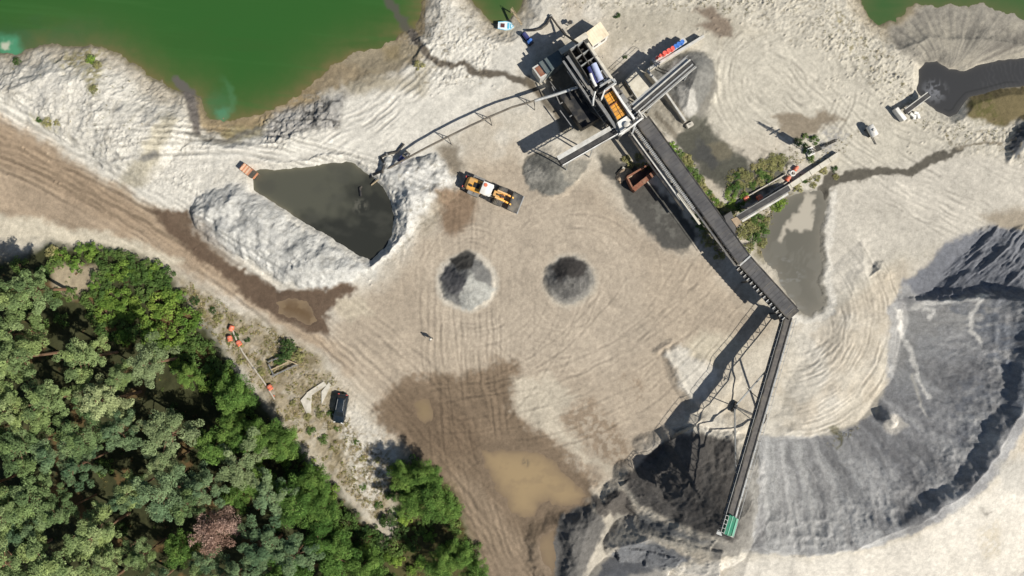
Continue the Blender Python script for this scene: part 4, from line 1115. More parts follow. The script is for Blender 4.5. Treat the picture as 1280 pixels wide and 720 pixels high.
def shrub(px, py, rpx, kd, zone, hs=1.0, label=None):
    pr = shrub_protos[kd][rng.integers(3)]
    p = G0(px, py)
    if pr[2] is None:
        root = empty('shrub')
        c = bpy.data.objects.new('crown', pr[0]); COL.objects.link(c); c.parent = root
        pr[1].build('stem', bark_m, root, local=True)
        pr[2] = root
    else:
        root = copy_tree(pr[2])
    s = rpx * M_PX
    root.location = (p.x, p.y, p.z - .03); root.rotation_euler = (0, 0, float(rng.uniform(0, 6.28))); root.scale = (s, s, s * hs)
    tag(root, label or SHRUB_LABEL[zone], 'shrub')
    if 'group' in root: del root['group']
    if not label: root['group'] = SHRUB_LABEL[zone].replace('shrub', 'shrubs').replace('bush', 'bushes')
    return root

def inside(pts, x, y):
    c = False; n = len(pts)
    for i in range(n):
        (x1, y1), (x2, y2) = pts[i], pts[(i + 1) % n]
        if (y1 > y) != (y2 > y) and x < (x2 - x1) * (y - y1) / (y2 - y1) + x1: c = not c
    return c
def fill(pts, n, rlo, rhi, kinds, zone, gap=0.75, hs=1.0):
    P = np.array(pts); lo, hi = P.min(0), P.max(0); done = []
    for _ in range(n * 40):
        if len(done) >= n: break
        x, y = rng.uniform(lo, hi); r = rng.uniform(rlo, rhi)
        if not inside(pts, x, y): continue
        if any((x - a) ** 2 + (y - b) ** 2 < (gap * (r + c)) ** 2 for a, b, c in done): continue
        done.append((x, y, r)); shrub(x, y, r, kinds[rng.integers(len(kinds))], zone, hs)
fill([(118, 345), (150, 335), (200, 345), (225, 375), (250, 410), (265, 440), (300, 480), (330, 520), (318, 545), (270, 500), (225, 455), (180, 425), (130, 420), (110, 390)], 62, 8, 15, ('bright', 'mid', 'mid', 'bright'), 'wood', .62)
fill([(58, 316), (90, 306), (130, 312), (180, 322), (215, 345), (235, 370), (215, 372), (170, 345), (110, 335), (70, 335)], 24, 6, 10, ('mid', 'olive', 'bright', 'mid'), 'edge', .65)
fill([(330, 525), (360, 545), (400, 590), (430, 630), (470, 668), (500, 700), (490, 720), (440, 690), (380, 620), (340, 570)], 36, 7, 13, ('mid', 'bright', 'mid', 'dark'), 'wood', .62)
fill([(90, 380), (260, 440), (330, 560), (360, 720), (160, 720), (60, 600), (100, 480)], 16, 7, 11, ('dark', 'mid', 'dark'), 'floor', 2.0)
fill([(20, 330), (70, 330), (110, 400), (60, 420), (10, 400)], 9, 8, 14, ('dark', 'mid'), 'wood', .7)
fill([(280, 420), (330, 450), (345, 470), (420, 520), (430, 560), (400, 560), (350, 500), (290, 450)], 15, 3, 7, ('olive', 'olive', 'mid'), 'edge', 1.2, .7)
fill([(215, 345), (265, 385), (300, 410), (330, 420), (300, 430), (250, 395)], 8, 3, 6, ('olive', 'olive', 'dark'), 'edge', 1.3, .7)
fill([(488, 590), (505, 575), (540, 585), (570, 620), (590, 670), (606, 720), (560, 725), (500, 720), (490, 680), (480, 640)], 26, 7, 12, ('mid', 'bright', 'dark', 'mid'), 'copse', .7)
fill([(440, 540), (470, 570), (500, 590), (480, 650), (450, 610)], 6, 3, 6, ('olive', 'mid'), 'edge', 1.5, .6)
fill([(838, 182), (846, 184), (870, 215), (895, 255), (920, 262), (915, 272), (898, 268), (872, 232), (848, 200)], 32, 4, 8, ('bright', 'mid', 'olive'), 'belt', .5, .55)
fill([(905, 240), (922, 232), (935, 252), (925, 262), (912, 262)], 8, 5, 9, ('mid', 'bright'), 'pipes', .7, .5)
fill([(912, 222), (940, 205), (985, 196), (975, 215), (930, 240)], 22, 4, 8, ('olive', 'mid', 'olive'), 'pipes', .75, .45)
fill([(922, 275), (945, 268), (962, 270), (950, 310), (935, 318), (922, 295)], 18, 5, 9, ('olive', 'mid', 'olive'), 'pipes', .75, .7)
fill([(985, 240), (1010, 220), (1040, 208), (1052, 218), (1010, 235)], 7, 3, 6, ('dark', 'olive'), 'pipes', 1.2, .6)
fill([(868, 272), (880, 280), (905, 320), (898, 322), (875, 295)], 9, 4, 7, ('mid', 'olive'), 'belt2', .8, .8)
fill([(782, 200), (800, 196), (812, 208), (796, 214), (786, 212)], 5, 4, 7, ('bright', 'olive'), 'bunker', .8, .8)
fill([(995, 170), (1012, 166), (1022, 180), (1015, 202), (1000, 185)], 6, 3, 6, ('dark', 'mid'), 'mast', .8, .9)
shrub(975, 254, 9, 'bright', 'pipes', .8, 'vivid green bush between the feeder conveyor and the slurry pool')
shrub(969, 260, 7, 'bright', 'pipes', .8, 'smaller vivid green bush by the feeder conveyor, west of its bigger twin')
shrub(358, 438, 13, 'dark', 'edge', .9, 'dark round bush growing over the steel frame beside the haul road')
shrub(372, 444, 9, 'olive', 'edge', .9, 'olive bush at the end of the steel frame beside the haul road')
shrub(350, 450, 7, 'mid', 'edge', .7, 'small bush inside the steel frame by the wood')
for px, py, r, kd, lb in ((22, 77, 5, 'dark', 'dark lone bush on the white spoil by the lake\'s teal inlet'), (115, 75, 7, 'bright', 'greenish bush on the white spoil, on top of the lake headland'), (122, 82, 5, 'olive', 'olive bush below the greenish one on the headland by the lake'), (118, 112, 5, 'olive', 'olive bush on the bare white spoil between lake and road'), (60, 152, 6, 'olive', 'yellowish bush at the edge of the road near the lake headland'), (50, 150, 4, 'mid', 'small bush west of the yellowish one by the road'), (72, 154, 4, 'olive', 'small olive tuft east of the yellowish bush by the road'), (524, 82, 6, 'olive', 'olive bush beside the slurry channel near the lake'), (771, 20, 4, 'dark', 'small dark bush in the open sand above the cream cabin'), (782, 72, 3, 'dark', 'tiny dark bush between the cabin and the wall of drums')):
    shrub(px, py, r, kd, 'edge', .8, lb)

# weeds and litter: low tufts over the scrub and the forest floor
def weeds(name, zones, dens, pal, size, hmax, seed):
    g = np.random.default_rng(seed); cen, rad, cnt, col = [], [], [], []
    for pts, n in zones:
        P = np.array(pts); lo, hi = P.min(0), P.max(0)
        k = 0
        while k < n:
            x, y = g.uniform(lo, hi)
            if not inside(pts, x, y): continue
            k += 1
            if fbm(np.array([x / 14.]), np.array([y / 14.]), 3, 77)[0] < -0.12: continue
            p = G0(x, y)
            cen.append((p.x, p.y, p.z + .08)); rad.append(g.uniform(.15, .42)); cnt.append(int(dens)); col.append(fcol(pal[g.integers(len(pal))]) * g.uniform(.75, 1.25))
    V, Cc = leaf_cloud(cen, rad, cnt, col, size, hmax, .6, seed, aspect=3)
    o = bpy.data.objects.new(name, leaf_mesh(name, V, Cc, leaf_m)); COL.objects.link(o)
    return o
tag(weeds('weeds', [(FOREST, 1500), (CLUMP2, 260)], 12, ((80, 100, 48), (70, 88, 44), (110, 100, 62), (120, 92, 64)), .26, .5, 11), 'low green and rusty undergrowth on the forest floor', 'undergrowth', kind='stuff')
tag(weeds('dry_grass', [(SCRUB, 2000), ([(905, 215), (985, 195), (1050, 200), (985, 245), (950, 320), (915, 290)], 420), ([(842, 180), (900, 255), (920, 300), (900, 320), (850, 220)], 160)], 10, ((150, 140, 96), (132, 128, 80), (116, 120, 66), (164, 150, 112)), .24, .4, 12), 'dry straw coloured grass tufts on the sandy verge', 'grass', kind='stuff')
tag(weeds('sparse_weeds', [([(690, 0), (760, 0), (1010, 0), (1080, 30), (1140, 90), (1150, 150), (1110, 130), (1050, 60), (960, 20), (800, 8), (700, 14)], 240), ([(1140, 150), (1190, 150), (1270, 165), (1240, 180), (1160, 180)], 90), ([(1090, 525), (1040, 560), (1020, 550), (1060, 530)], 36), ([(0, 70), (140, 66), (220, 140), (150, 220), (60, 160)], 70), ([(960, 185), (1050, 175), (1080, 160), (1050, 200), (990, 215)], 90)], 9, ((128, 122, 82), (110, 108, 66), (140, 130, 94)), .2, .4, 13), 'scattered weed tufts over the white spoil', 'weeds', kind='stuff')
# ------------------------------------------------------------------ machines, buildings, pipes
M = {
 'steel_dark': paint('dark_steel', (66, 66, 66), .6, .3, dirt_amt=.45),
 'steel_black': paint('black_steel', (34, 35, 37), .65, .2, dirt_amt=.3),
 'steel_grey': paint('grey_steel', (128, 128, 126), .55, .3, dirt_amt=.4),
 'galv': paint('galvanised', (176, 177, 174), .5, .4, dirt_amt=.35),
 'white': paint('white_paint', (222, 220, 213), .55, dirt_amt=.5, var=.1),
 'cover': paint('conveyor_cover', (74, 73, 73), .75, .05, var=.3, scale=.9, dirt=(120, 116, 110), dirt_amt=.35),
 'belt': paint('rubber_belt', (92, 88, 84), .85, var=.3, scale=2.5, dirt=(120, 114, 104), dirt_amt=.5),
 'belt_dark': paint('wet_belt', (52, 51, 50), .7, var=.3, scale=2.5, dirt=(96, 92, 86), dirt_amt=.4),
 'sheet_pale': paint('pale_sheet', (190, 188, 180), .6, .1, dirt_amt=.4),
 'cream': paint('cream_roof', (226, 212, 184), .7, var=.1, dirt=(168, 150, 116), dirt_amt=.4),
 'greenroof': paint('grey_green_roof', (80, 92, 94), .7, var=.15, dirt_amt=.25),
 'greenwall': paint('grey_green_wall', (92, 102, 102), .7, var=.15, dirt_amt=.3),
 'concrete': paint('concrete', (188, 182, 168), .9, var=.15, scale=2, dirt=(128, 120, 104), dirt_amt=.5, bump=.2),
 'slab': paint('slab_cover', (196, 190, 174), .9, var=.12, scale=2, dirt=(150, 142, 124), dirt_amt=.5),
 'rust': paint('rust', (128, 82, 62), .9, var=.3, scale=3, dirt=(150, 128, 106), dirt_amt=.5),
 'orange_deck': paint('polyurethane_deck', (214, 150, 52), .6, var=.22, scale=2.2, dirt=(140, 104, 70), dirt_amt=.7),
 'yellow': paint('machine_yellow', (222, 164, 76), .55, var=.12, dirt_amt=.55),
 'tyre': paint('tyre_rubber', (70, 69, 67), .9, var=.2, dirt_amt=.7),
 'glass': paint('dark_glass', (26, 34, 40), .08, var=.05, dirt_amt=.05, spec=.6),
 'carpaint': paint('blue_black_car', (26, 38, 48), .25, .2, var=.05, dirt_amt=.08, spec=.6),
 'green': paint('green_hood', (24, 122, 92), .5, var=.12, dirt_amt=.2),
 'green_pale': paint('pale_green_hood', (120, 186, 158), .5, var=.12, dirt_amt=.3),
 'red': paint('red_drum', (226, 98, 84), .5, var=.1, dirt_amt=.15),
 'blue': paint('blue_drum', (66, 118, 196), .5, var=.1, dirt_amt=.15),
 'orange': paint('orange_float', (226, 112, 78), .6, var=.1, dirt_amt=.25),
 'hose': paint('black_hose', (30, 30, 31), .7, var=.2, dirt_amt=.25),
 'pipe': paint('pale_pipe', (172, 164, 150), .6, var=.15, dirt_amt=.4),
 'pipe_dark': paint('slurry_pipe', (84, 78, 70), .7, var=.2, dirt_amt=.4),
 'boat_white': paint('boat_white', (214, 226, 230), .4, var=.05, dirt_amt=.15),
 'boat_blue': paint('boat_blue', (92, 178, 206), .4, var=.08, dirt_amt=.1),
 'boat_in': paint('boat_inside', (84, 40, 40), .7, dirt_amt=.2),
 'lavender': paint('pale_drive', (176, 184, 210), .5, var=.1, dirt_amt=.25),
 'navy': paint('navy_drive', (52, 58, 108), .5, var=.1, dirt_amt=.2),
 'skid': paint('skid_orange', (186, 122, 88), .7, var=.15, dirt_amt=.3),
 'skid_pale': paint('skid_slat', (206, 170, 140), .7, var=.15, dirt_amt=.3),
 'wood': paint('grey_wood', (170, 152, 122), .9, var=.2, dirt_amt=.3),
 'rubble': paint('rubble', (158, 138, 114), .95, var=.3, scale=4, dirt_amt=.3, bump=.4),
 'skin': paint('skin', (196, 150, 124), .6, var=.05, dirt_amt=.0),
 'cloth_dark': paint('dark_cloth', (40, 42, 48), .9, var=.2, dirt_amt=.1),
 'cloth_pale': paint('pale_cloth', (214, 208, 186), .9, var=.1, dirt_amt=.1),
}
def thing(name, label, cat, p, group=None, rz=0.0):
    return tag(empty(name, p, rz), label, cat, group)
def zg(p): return zat(p.x, p.y)
def gpt(px, py, h): return W(px, py, h)

# ---- cabins
def roofed_box(name, label, cat, roof_px, h, roofm, wallm, ridge_beam=False):
    pts = [W(x, y, h) for x, y in roof_px]
    c = sum(pts, Vector()) / len(pts); zb = zat(c.x, c.y)
    t = thing(name, label, cat, (c.x, c.y, zb))
    MB().prism([(p.x, p.y) for p in pts], zb - .2, h - .12).build('wall', wallm, t)
    big = [c + (p - c) * 1.03 for p in pts]
    rf = MB().prism([(p.x, p.y) for p in big], h - .118, h).build('roof', roofm, t)
    rb = MB()
    for k in range(1, 7):
        a = pts[0].lerp(pts[1], k / 7); b = pts[3].lerp(pts[2], k / 7)
        rb.beam((a.x, a.y, h + .014), (b.x, b.y, h + .014), .06, .03)
    rb.build('roof_rib', roofm, rf)
    return t, pts, zb
cab, cp, zb = roofed_box('control_cabin', 'cream roofed cabin with white walls at the plant\'s upper corner', 'cabin', [(731, 42), (750.5, 27.5), (761, 43), (741, 57)], 2.9, M['cream'], M['white'])
a, b = cp[3], cp[2]
ux = (b - a).normalized(); nrm = Vector((ux.y, -ux.x, 0))
if nrm.y > 0: nrm = -nrm
for k in (.25, .7):
    c = a.lerp(b, k) + nrm * .02; wf = MB().frame((c.x, c.y, 1.75), ux, nrm, Vector((0, 0, 1)), (.7, .05, .7)).build('window', M['steel_grey'], cab)
    c = c + nrm * .03; MB().frame((c.x, c.y, 1.75), ux, nrm, Vector((0, 0, 1)), (.58, .03, .58)).build('pane', M['glass'], wf)
cab2, cp2, zb2 = roofed_box('switch_room', 'grey green container shed with a beige end platform, left of the plant', 'container', [(674, 78), (700, 61.5), (708.5, 74.5), (684, 92)], 3.0, M['greenroof'], M['greenwall'])
e0, e1 = cp2[0], cp2[3]
ex = (e0 - cp2[1]).normalized(); pl = [e0, e1, e1 + ex * 1.25, e0 + ex * 1.25]
MB().prism([(p.x, p.y) for p in pl], zb2 - .2, 2.55).build('end_platform', M['sheet_pale'], cab2)
MB().prism([(e0.lerp(e1, .15) + ex * .2)[:2], (e0.lerp(e1, .9) + ex * .2)[:2], (e0.lerp(e1, .9) + ex * 1.0)[:2], (e0.lerp(e1, .15) + ex * 1.0)[:2]], 2.552, 2.62).build('platform_mat', M['rust'], cab2)
a, b = cp2[3], cp2[2]; ux = (b - a).normalized(); nr = Vector((ux.y, -ux.x, 0)); nr = -nr if nr.y > 0 else nr
c = a.lerp(b, .5) + nr * .02; d_ = MB().frame((c.x, c.y, 1.05), ux, nr, Vector((0, 0, 1)), (.9, .05, 2.0)).build('door', M['steel_grey'], cab2)
c = a.lerp(b, .62) + nr * .06; MB().frame((c.x, c.y, 1.05), ux, nr, Vector((0, 0, 1)), (.04, .06, .2)).build('handle', M['steel_black'], d_)

# ---- washing and screening plant
HP = 7.0
pb = W(745, 110, 0)
plant = thing('screening_plant', 'steel sand washing plant with orange screen deck and black trough cells, towering between the conveyors', 'processing plant', (pb.x, pb.y, zat(pb.x, pb.y)))
def P7(x, y, h=HP): return W(x, y, h)
def flat(pts, h0, h1): return MB().prism([P7(x, y, h1)[:2] for x, y in pts], h0, h1)
flat([(735, 99), (751, 89), (772, 108), (804, 148), (780, 166)], HP - .9, HP - .55).build('upper_deck', M['steel_dark'], plant)
flat([(702, 72), (729, 54), (768, 108), (802, 148), (776, 168), (740, 140)], 3.4, 3.7).build('lower_deck', M['steel_black'], plant)
flat([(700, 120), (722, 104), (752, 146), (728, 160)], .3, 3.0).build('sump_tank', M['steel_black'], plant)
flat([(698, 62), (732, 40), (736, 46), (702, 68)], 3.6, 3.75).build('bridge_platform', M['slab'], plant)
flat([(731, 56), (736, 53), (768, 100), (763, 103)], HP - .5, HP - .42).build('walkway', M['slab'], plant)
mb = MB()
for x, y in ((712, 66), (730, 53), (735, 98), (754, 86), (757, 128), (777, 114), (780, 163), (804, 147)):
    p = P7(x, y, HP - .9); mb = MB().beam((p.x, p.y, -.3), (p.x, p.y, HP - .9), .3, .3); mb.build('leg', M['steel_grey'], plant)
br = MB()
LG = [(712, 66), (735, 98), (757, 128), (780, 163)]; RG = [(730, 53), (754, 86), (777, 114), (804, 147)]
for S in (LG, RG):
    for i in range(3):
        a = P7(*S[i], HP - .9); b = P7(*S[i + 1], HP - .9)
        br.beam((a.x, a.y, .5), (b.x, b.y, HP - 1.2), .12, .12); br.beam((b.x, b.y, 3.2), (a.x, a.y, 3.2), .16, .2)
for a, b in zip(LG, RG):
    p, q = P7(*a, HP - .9), P7(*b, HP - .9); br.beam((p.x, p.y, 3.25), (q.x, q.y, 3.25), .16, .2); br.beam((p.x, p.y, .6), (q.x, q.y, 3.2), .1, .1)
br.build('brace', M['steel_grey'], plant)
# black trough with cross walls
tq = [P7(712, 61, HP + .5), P7(729, 50, HP + .5), P7(754, 88, HP + .5), P7(737, 100, HP + .5)]
tr = MB()
def bl(i, j, s, t):   # point in the trough quad
    a = tq[0].lerp(tq[1], s); b = tq[3].lerp(tq[2], s); return a.lerp(b, t)
tr.prism([p[:2] for p in tq], HP - 1.5, HP - 1.35)
TB = tr.build('trough', M['steel_black'], plant)
wl = MB()
def wallseg(mb, a, b, z0, z1, w): mb.beam((a.x, a.y, (z0 + z1) / 2), (b.x, b.y, (z0 + z1) / 2), w, z1 - z0)
for s in (0, .5, 1.0): wallseg(wl, bl(0, 0, s, 0), bl(0, 0, s, 1), HP - 1.35, HP + .5, .12)
wl.build('side_wall', M['steel_dark'], TB)
wl = MB()
for t in (0.02, .3, .55, .98): wallseg(wl, bl(0, 0, .03, t), bl(0, 0, .97, t), HP - 1.35, HP + (.42 if 0.1 < t < .9 else .52), .09)
wl.build('cross_wall', M['galv'], TB)
lp = MB()
for s, t in ((.25, .42), (.72, .2), (.72, .62)):
    c = bl(0, 0, s, t); lp.box((c.x, c.y, HP - .7), (.4, .4, .9), .6)
lp.build('feed_box', M['steel_dark'], TB)
# pale drive drum
dv = MB(); a, b = P7(742, 80, HP + .6), P7(751, 100, HP + .6)
dv.cyl(a, b, .46, .46, 18); DV = dv.build('drum', M['lavender'], plant, smooth=True)
dv = MB(); dv.cyl(P7(736, 84, HP + .2), P7(746, 104, HP + .2), .36, .36, 16); dv.build('drum', M['navy'], plant, smooth=True)
dv = MB(); dv.tube([P7(738, 92, HP + .9), P7(741, 100, HP + .9), P7(745, 108, HP + .7)], .22, 10); dv.build('chute_pipe', M['white'], plant, smooth=True)
# screen box with orange deck panels
sq = [P7(754, 119), P7(766, 111.5), P7(783.5, 143), P7(772, 151)]
def sp(s, t):
    return sq[0].lerp(sq[1], s).lerp(sq[3].lerp(sq[2], s), t)
sc_ = MB(); sc_.prism([p[:2] for p in sq], HP - .5, HP - .05); SB = sc_.build('screen_box', M['steel_black'], plant)
for r_ in range(7):
    for q_ in range(2):
        t0, t1 = .03 + r_ * .136, .03 + r_ * .136 + .122
        s0, s1 = (.04, .47) if q_ == 0 else (.53, .96)
        pm = MB().prism([sp(s0, t0)[:2], sp(s1, t0)[:2], sp(s1, t1)[:2], sp(s0, t1)[:2]], HP - .048, HP + .02 - .012 * r_)
        pm.build('deck_panel', M['orange_deck'], SB)
for s in (-.06, 1.06):
    a, b = sp(s, -.02), sp(s, 1.04); w_ = MB(); wallseg(w_, a, b, HP - .5, HP + .35, .12); w_.build('side_plate', M['sheet_pale'] if s > 0 else M['steel_dark'], SB)
for t in (-.05, .45):
    a, b = sp(-.04, t), sp(1.04, t); w_ = MB(); wallseg(w_, a, b, HP + .05, HP + .28, .12); w_.build('cross_beam', M['rust'], SB)
flat([(771.5, 152.5), (784, 144.5), (790, 152), (789, 160), (777, 168)], HP - 1.2, HP + .15).build('discharge_hopper', M['white'], plant)
hb = MB(); c = P7(784, 156, HP + .5); hb.lathe([(.5, -.4), (.5, 0), (.3, .15), (0.001, .2)], c, 'z', 14); hb.build('hopper_cap', M['white'], plant, smooth=True)
# railings and white gantry
def rail(name, pts, h, mat, w=.09, posts=True, hh=1.0):
    t = MB(); P = [P7(x, y, h) for x, y in pts]
    for a, b in zip(P[:-1], P[1:]):
        t.beam(a, b, w, w); t.beam(a - Vector((0, 0, .5)), b - Vector((0, 0, .5)), w * .6, w * .6)
        if posts:
            n = max(1, int((b - a).length / 1.3))
            for k in range(n + 1):
                p = a.lerp(b, k / n); t.beam(p, (p.x, p.y, p.z - hh), .06, .06)
    return t.build(name, mat, plant)
rail('railing', [(752, 124), (756, 113), (770, 104)], HP + .8, M['white'], .22)
rail('railing', [(764, 106), (778, 128), (793, 149)], HP + .8, M['white'], .3)
rail('railing', [(774, 168), (790, 158), (804, 147), (798, 138)], HP + .8, M['white'], .22)
rail('railing', [(750, 108), (764, 99), (770, 103), (757, 112)], HP + .9, M['galv'], .25)
rail('railing', [(797, 148), (790, 168)], HP + .5, M['galv'], .2)
for a, b, w_ in (((709, 70), (776, 168), .5), ((704, 76), (742, 132), .3), ((731, 54), (762, 100), .35)):
    MB().beam(P7(*a, HP - .4), P7(*b, HP - .4), w_, .1).build('walkway', M['steel_grey'], plant)
mx = MB()
for x, y in ((752, 105), (757, 101), (762, 104), (767, 101)): c = P7(x, y, HP + .3); mx.box(c, (.5, .4, .5), .5)
mx.build('motor', M['sheet_pale'], plant)
pk = MB(); pk.tube([P7(741, 132, HP - .5), P7(742, 122, HP + .2), P7(744, 114, HP + .6)], .16, 8); pk.build('feed_pipe', M['galv'], plant, smooth=True)
st = MB(); st.box(P7(779, 124, HP - .3), (1.4, .9, .4), -.97); st.box(P7(784, 134, HP - .3), (1.3, .8, .3), -.97); st.build('side_chute', M['steel_grey'], plant)
lad = MB()
for k in range(12):
    a = P7(716 + k * 4.4, 88 + k * 6.1, 5.0); b = P7(711 + k * 4.4, 91.5 + k * 6.1, 5.0); lad.beam(a, b, .1, .06)
lad.beam(P7(714, 86, 5), P7(766, 157, 5), .1, .2); lad.beam(P7(709, 89, 5), P7(761, 161, 5), .1, .2); lad.build('ladder_frame', M['steel_grey'], plant)
cr = MB()
for a, b in (((700, 130), (722, 116)), ((712, 146), (734, 132)), ((690, 108), (700, 130)), ((700, 138), (716, 160))):
    cr.beam(W(*a, 2.6), W(*b, 2.6), .14, .16)
cr.build('pipe_rack', M['steel_grey'], plant)

rc = random.Random(31)
ct = {'pipework': (MB(), 'pipe'), 'cable_tray': (MB(), 'steel_dark'), 'gearbox': (MB(), 'steel_grey'), 'guard': (MB(), 'sheet_pale')}
for k in range(46):
    s, u = rc.random(), rc.uniform(-.35, 1.25); x = 718 + 62 * s + 20 * u * .8; y = 78 + 82 * s - 14 * u * .8; h = rc.uniform(3.9, 6.9)
    a = P7(x, y, h); d = Vector((.59, -.81, 0)) if rc.random() < .6 else Vector((.81, .59, 0)); l = rc.uniform(.6, 2.6)
    q = rc.random()
    if q < .4: ct['pipework'][0].tube([a, a + d * l, a + d * l + Vector((0, 0, -.8))], rc.uniform(.05, .1), 6)
    elif q < .65: ct['cable_tray'][0].beam(a, a + d * l, rc.uniform(.12, .3), .08)
    elif q < .85: ct['gearbox'][0].box(a, (rc.uniform(.3, .7), rc.uniform(.3, .5), rc.uniform(.3, .6)), -.94)
    else: ct['guard'][0].box(a, (rc.uniform(.3, .9), rc.uniform(.2, .5), .3), -.94)
for k, (b_, m_) in ct.items(): b_.build(k, M[m_], plant)
gr_ = MB()
for k in range(16):
    s = rc.random(); x = 690 + 50 * s + rc.uniform(-6, 10); y = 108 + 46 * s + rc.uniform(-10, 6); h = rc.uniform(.4, 2.4); a = W(x, y, h); an = rc.choice((-.94, .63)); d = Vector((math.cos(an), math.sin(an), 0)); gr_.beam(a, a + d * rc.uniform(1, 3.4), .1, .14)
gr_.build('ground_frame', M['steel_grey'], plant)

# ---- belt conveyors
def conveyor(name, label, p0, p1, w, beltm, sidem, depth=.5, leg_at=(), walk=0, group=None, covers=0, legw=1.0, lattice=False, cat='conveyor', walkm=None):
    p0, p1 = Vector(p0), Vector(p1)
    g0 = Vector((p0.x, p0.y, zat(p0.x, p0.y)))
    t = thing(name, label, cat, g0, group)
    ax = (p1 - p0).normalized(); L = (p1 - p0).length
    ay = Vector((0, 0, 1)).cross(ax).normalized(); az = ax.cross(ay)
    MB().frame((p0 + p1) / 2, ax, ay, az, (L, w, .06)).build('belt', beltm, t)
    for s in (-1, 1):
        c = (p0 + p1) / 2 + ay * (s * (w / 2 + .07)) - az * .12
        MB().frame(c, ax, ay, az, (L, .12, .4)).build('side_beam', sidem, t)
    for p, k in ((p0, 'tail_drum'), (p1, 'head_drum')):
        MB().cyl(p - ay * w * .5 - az * .25, p + ay * w * .5 - az * .25, .24, .24, 14).build(k, M['steel_black'], t)
    if lattice:
        la = MB(); n = max(4, int(L / 1.5))
        for s in (-1, 1):
            o = ay * (s * (w / 2 + .07))
            la.beam(p0 + o - az * depth, p1 + o - az * depth, .1, .12)
            for k in range(n):
                a = p0.lerp(p1, k / n) + o; b = p0.lerp(p1, (k + .5) / n) + o - az * depth; c = p0.lerp(p1, (k + 1) / n) + o
                la.beam(a - az * .3, b, .06, .06); la.beam(b, c - az * .3, .06, .06)
        for k in range(n):
            c = p0.lerp(p1, (k + .5) / n) - az * depth; la.beam(c - ay * (w / 2), c + ay * (w / 2), .06, .06)
        la.build('truss', sidem, t)
    for q in leg_at:
        c = p0.lerp(p1, q)
        for s in (-1, 1):
            top = c + ay * (s * w * .5) - az * .3; f = c + ay * (s * (w * .5 + .35 * legw)); zf = zat(f.x, f.y)
            MB().beam(top, (f.x, f.y, zf - .2), .16, .16).build('leg', sidem, t)
    if walk:
        o = ay * (walk * (w / 2 + .5))
        wk = MB().frame((p0 + p1) / 2 + o - az * .25, ax, ay, az, (L * .98, .6, .05)).build('walkway', walkm or M['galv'], t)
        rl = MB(); o2 = ay * (walk * (w / 2 + .8)); n = int(L / 1.6)
        rl.beam(p0 + o2 + az * .8, p1 + o2 + az * .8, .05, .05); rl.beam(p0 + o2 + az * .3, p1 + o2 + az * .3, .04, .04)
        for k in range(n + 1):
            c = p0.lerp(p1, k / n) + o2; rl.beam(c - az * .25, c + az * .8, .045, .045)
        rl.build('railing', M['galv'], wk)
    return t, ax, ay, az, L

# NE discharge conveyor over the bays
a, b = W(787, 147, 6.6), W(866, 79, 7.0)
ne, ax, ay, az, L = conveyor('discharge_conveyor', 'grey discharge conveyor reaching north east from the plant over the walled bays', a, b, 1.0, M['belt_dark'], M['galv'], .9, (.35, .93), 1, lattice=True)
for s in (.62, -.78):
    MB().frame((a + b) / 2 + ay * s * 1.0 + az * .18, ax, ay, az, (L, .2 if s > 0 else .12, .06)).build('cover_panel', M['sheet_pale'], ne)
MB().frame((a + b) / 2 - ay * .12 + az * .1, ax, ay, az, (L * .98, .2, .05)).build('cover_panel', M['galv'], ne)
# SW discharge conveyor
a, b = W(771, 163, 6.4), W(701, 203, 6.5)
sw, ax, ay, az, L = conveyor('discharge_conveyor', 'short discharge conveyor with pale cover reaching south west over the wet sand fan', a, b, .9, M['belt_dark'], M['galv'], .8, (.45, .9), 0, lattice=True)
MB().frame((a + b) / 2 - ay * .72 + az * .2 + ax * .4, ax, ay, az, (L * .94, .66, .06)).build('cover_panel', M['sheet_pale'], sw)
MB().frame((a + b) / 2 + ay * .52 + az * .16, ax, ay, az, (L, .12, .05)).build('cover_panel', M['white'], sw)

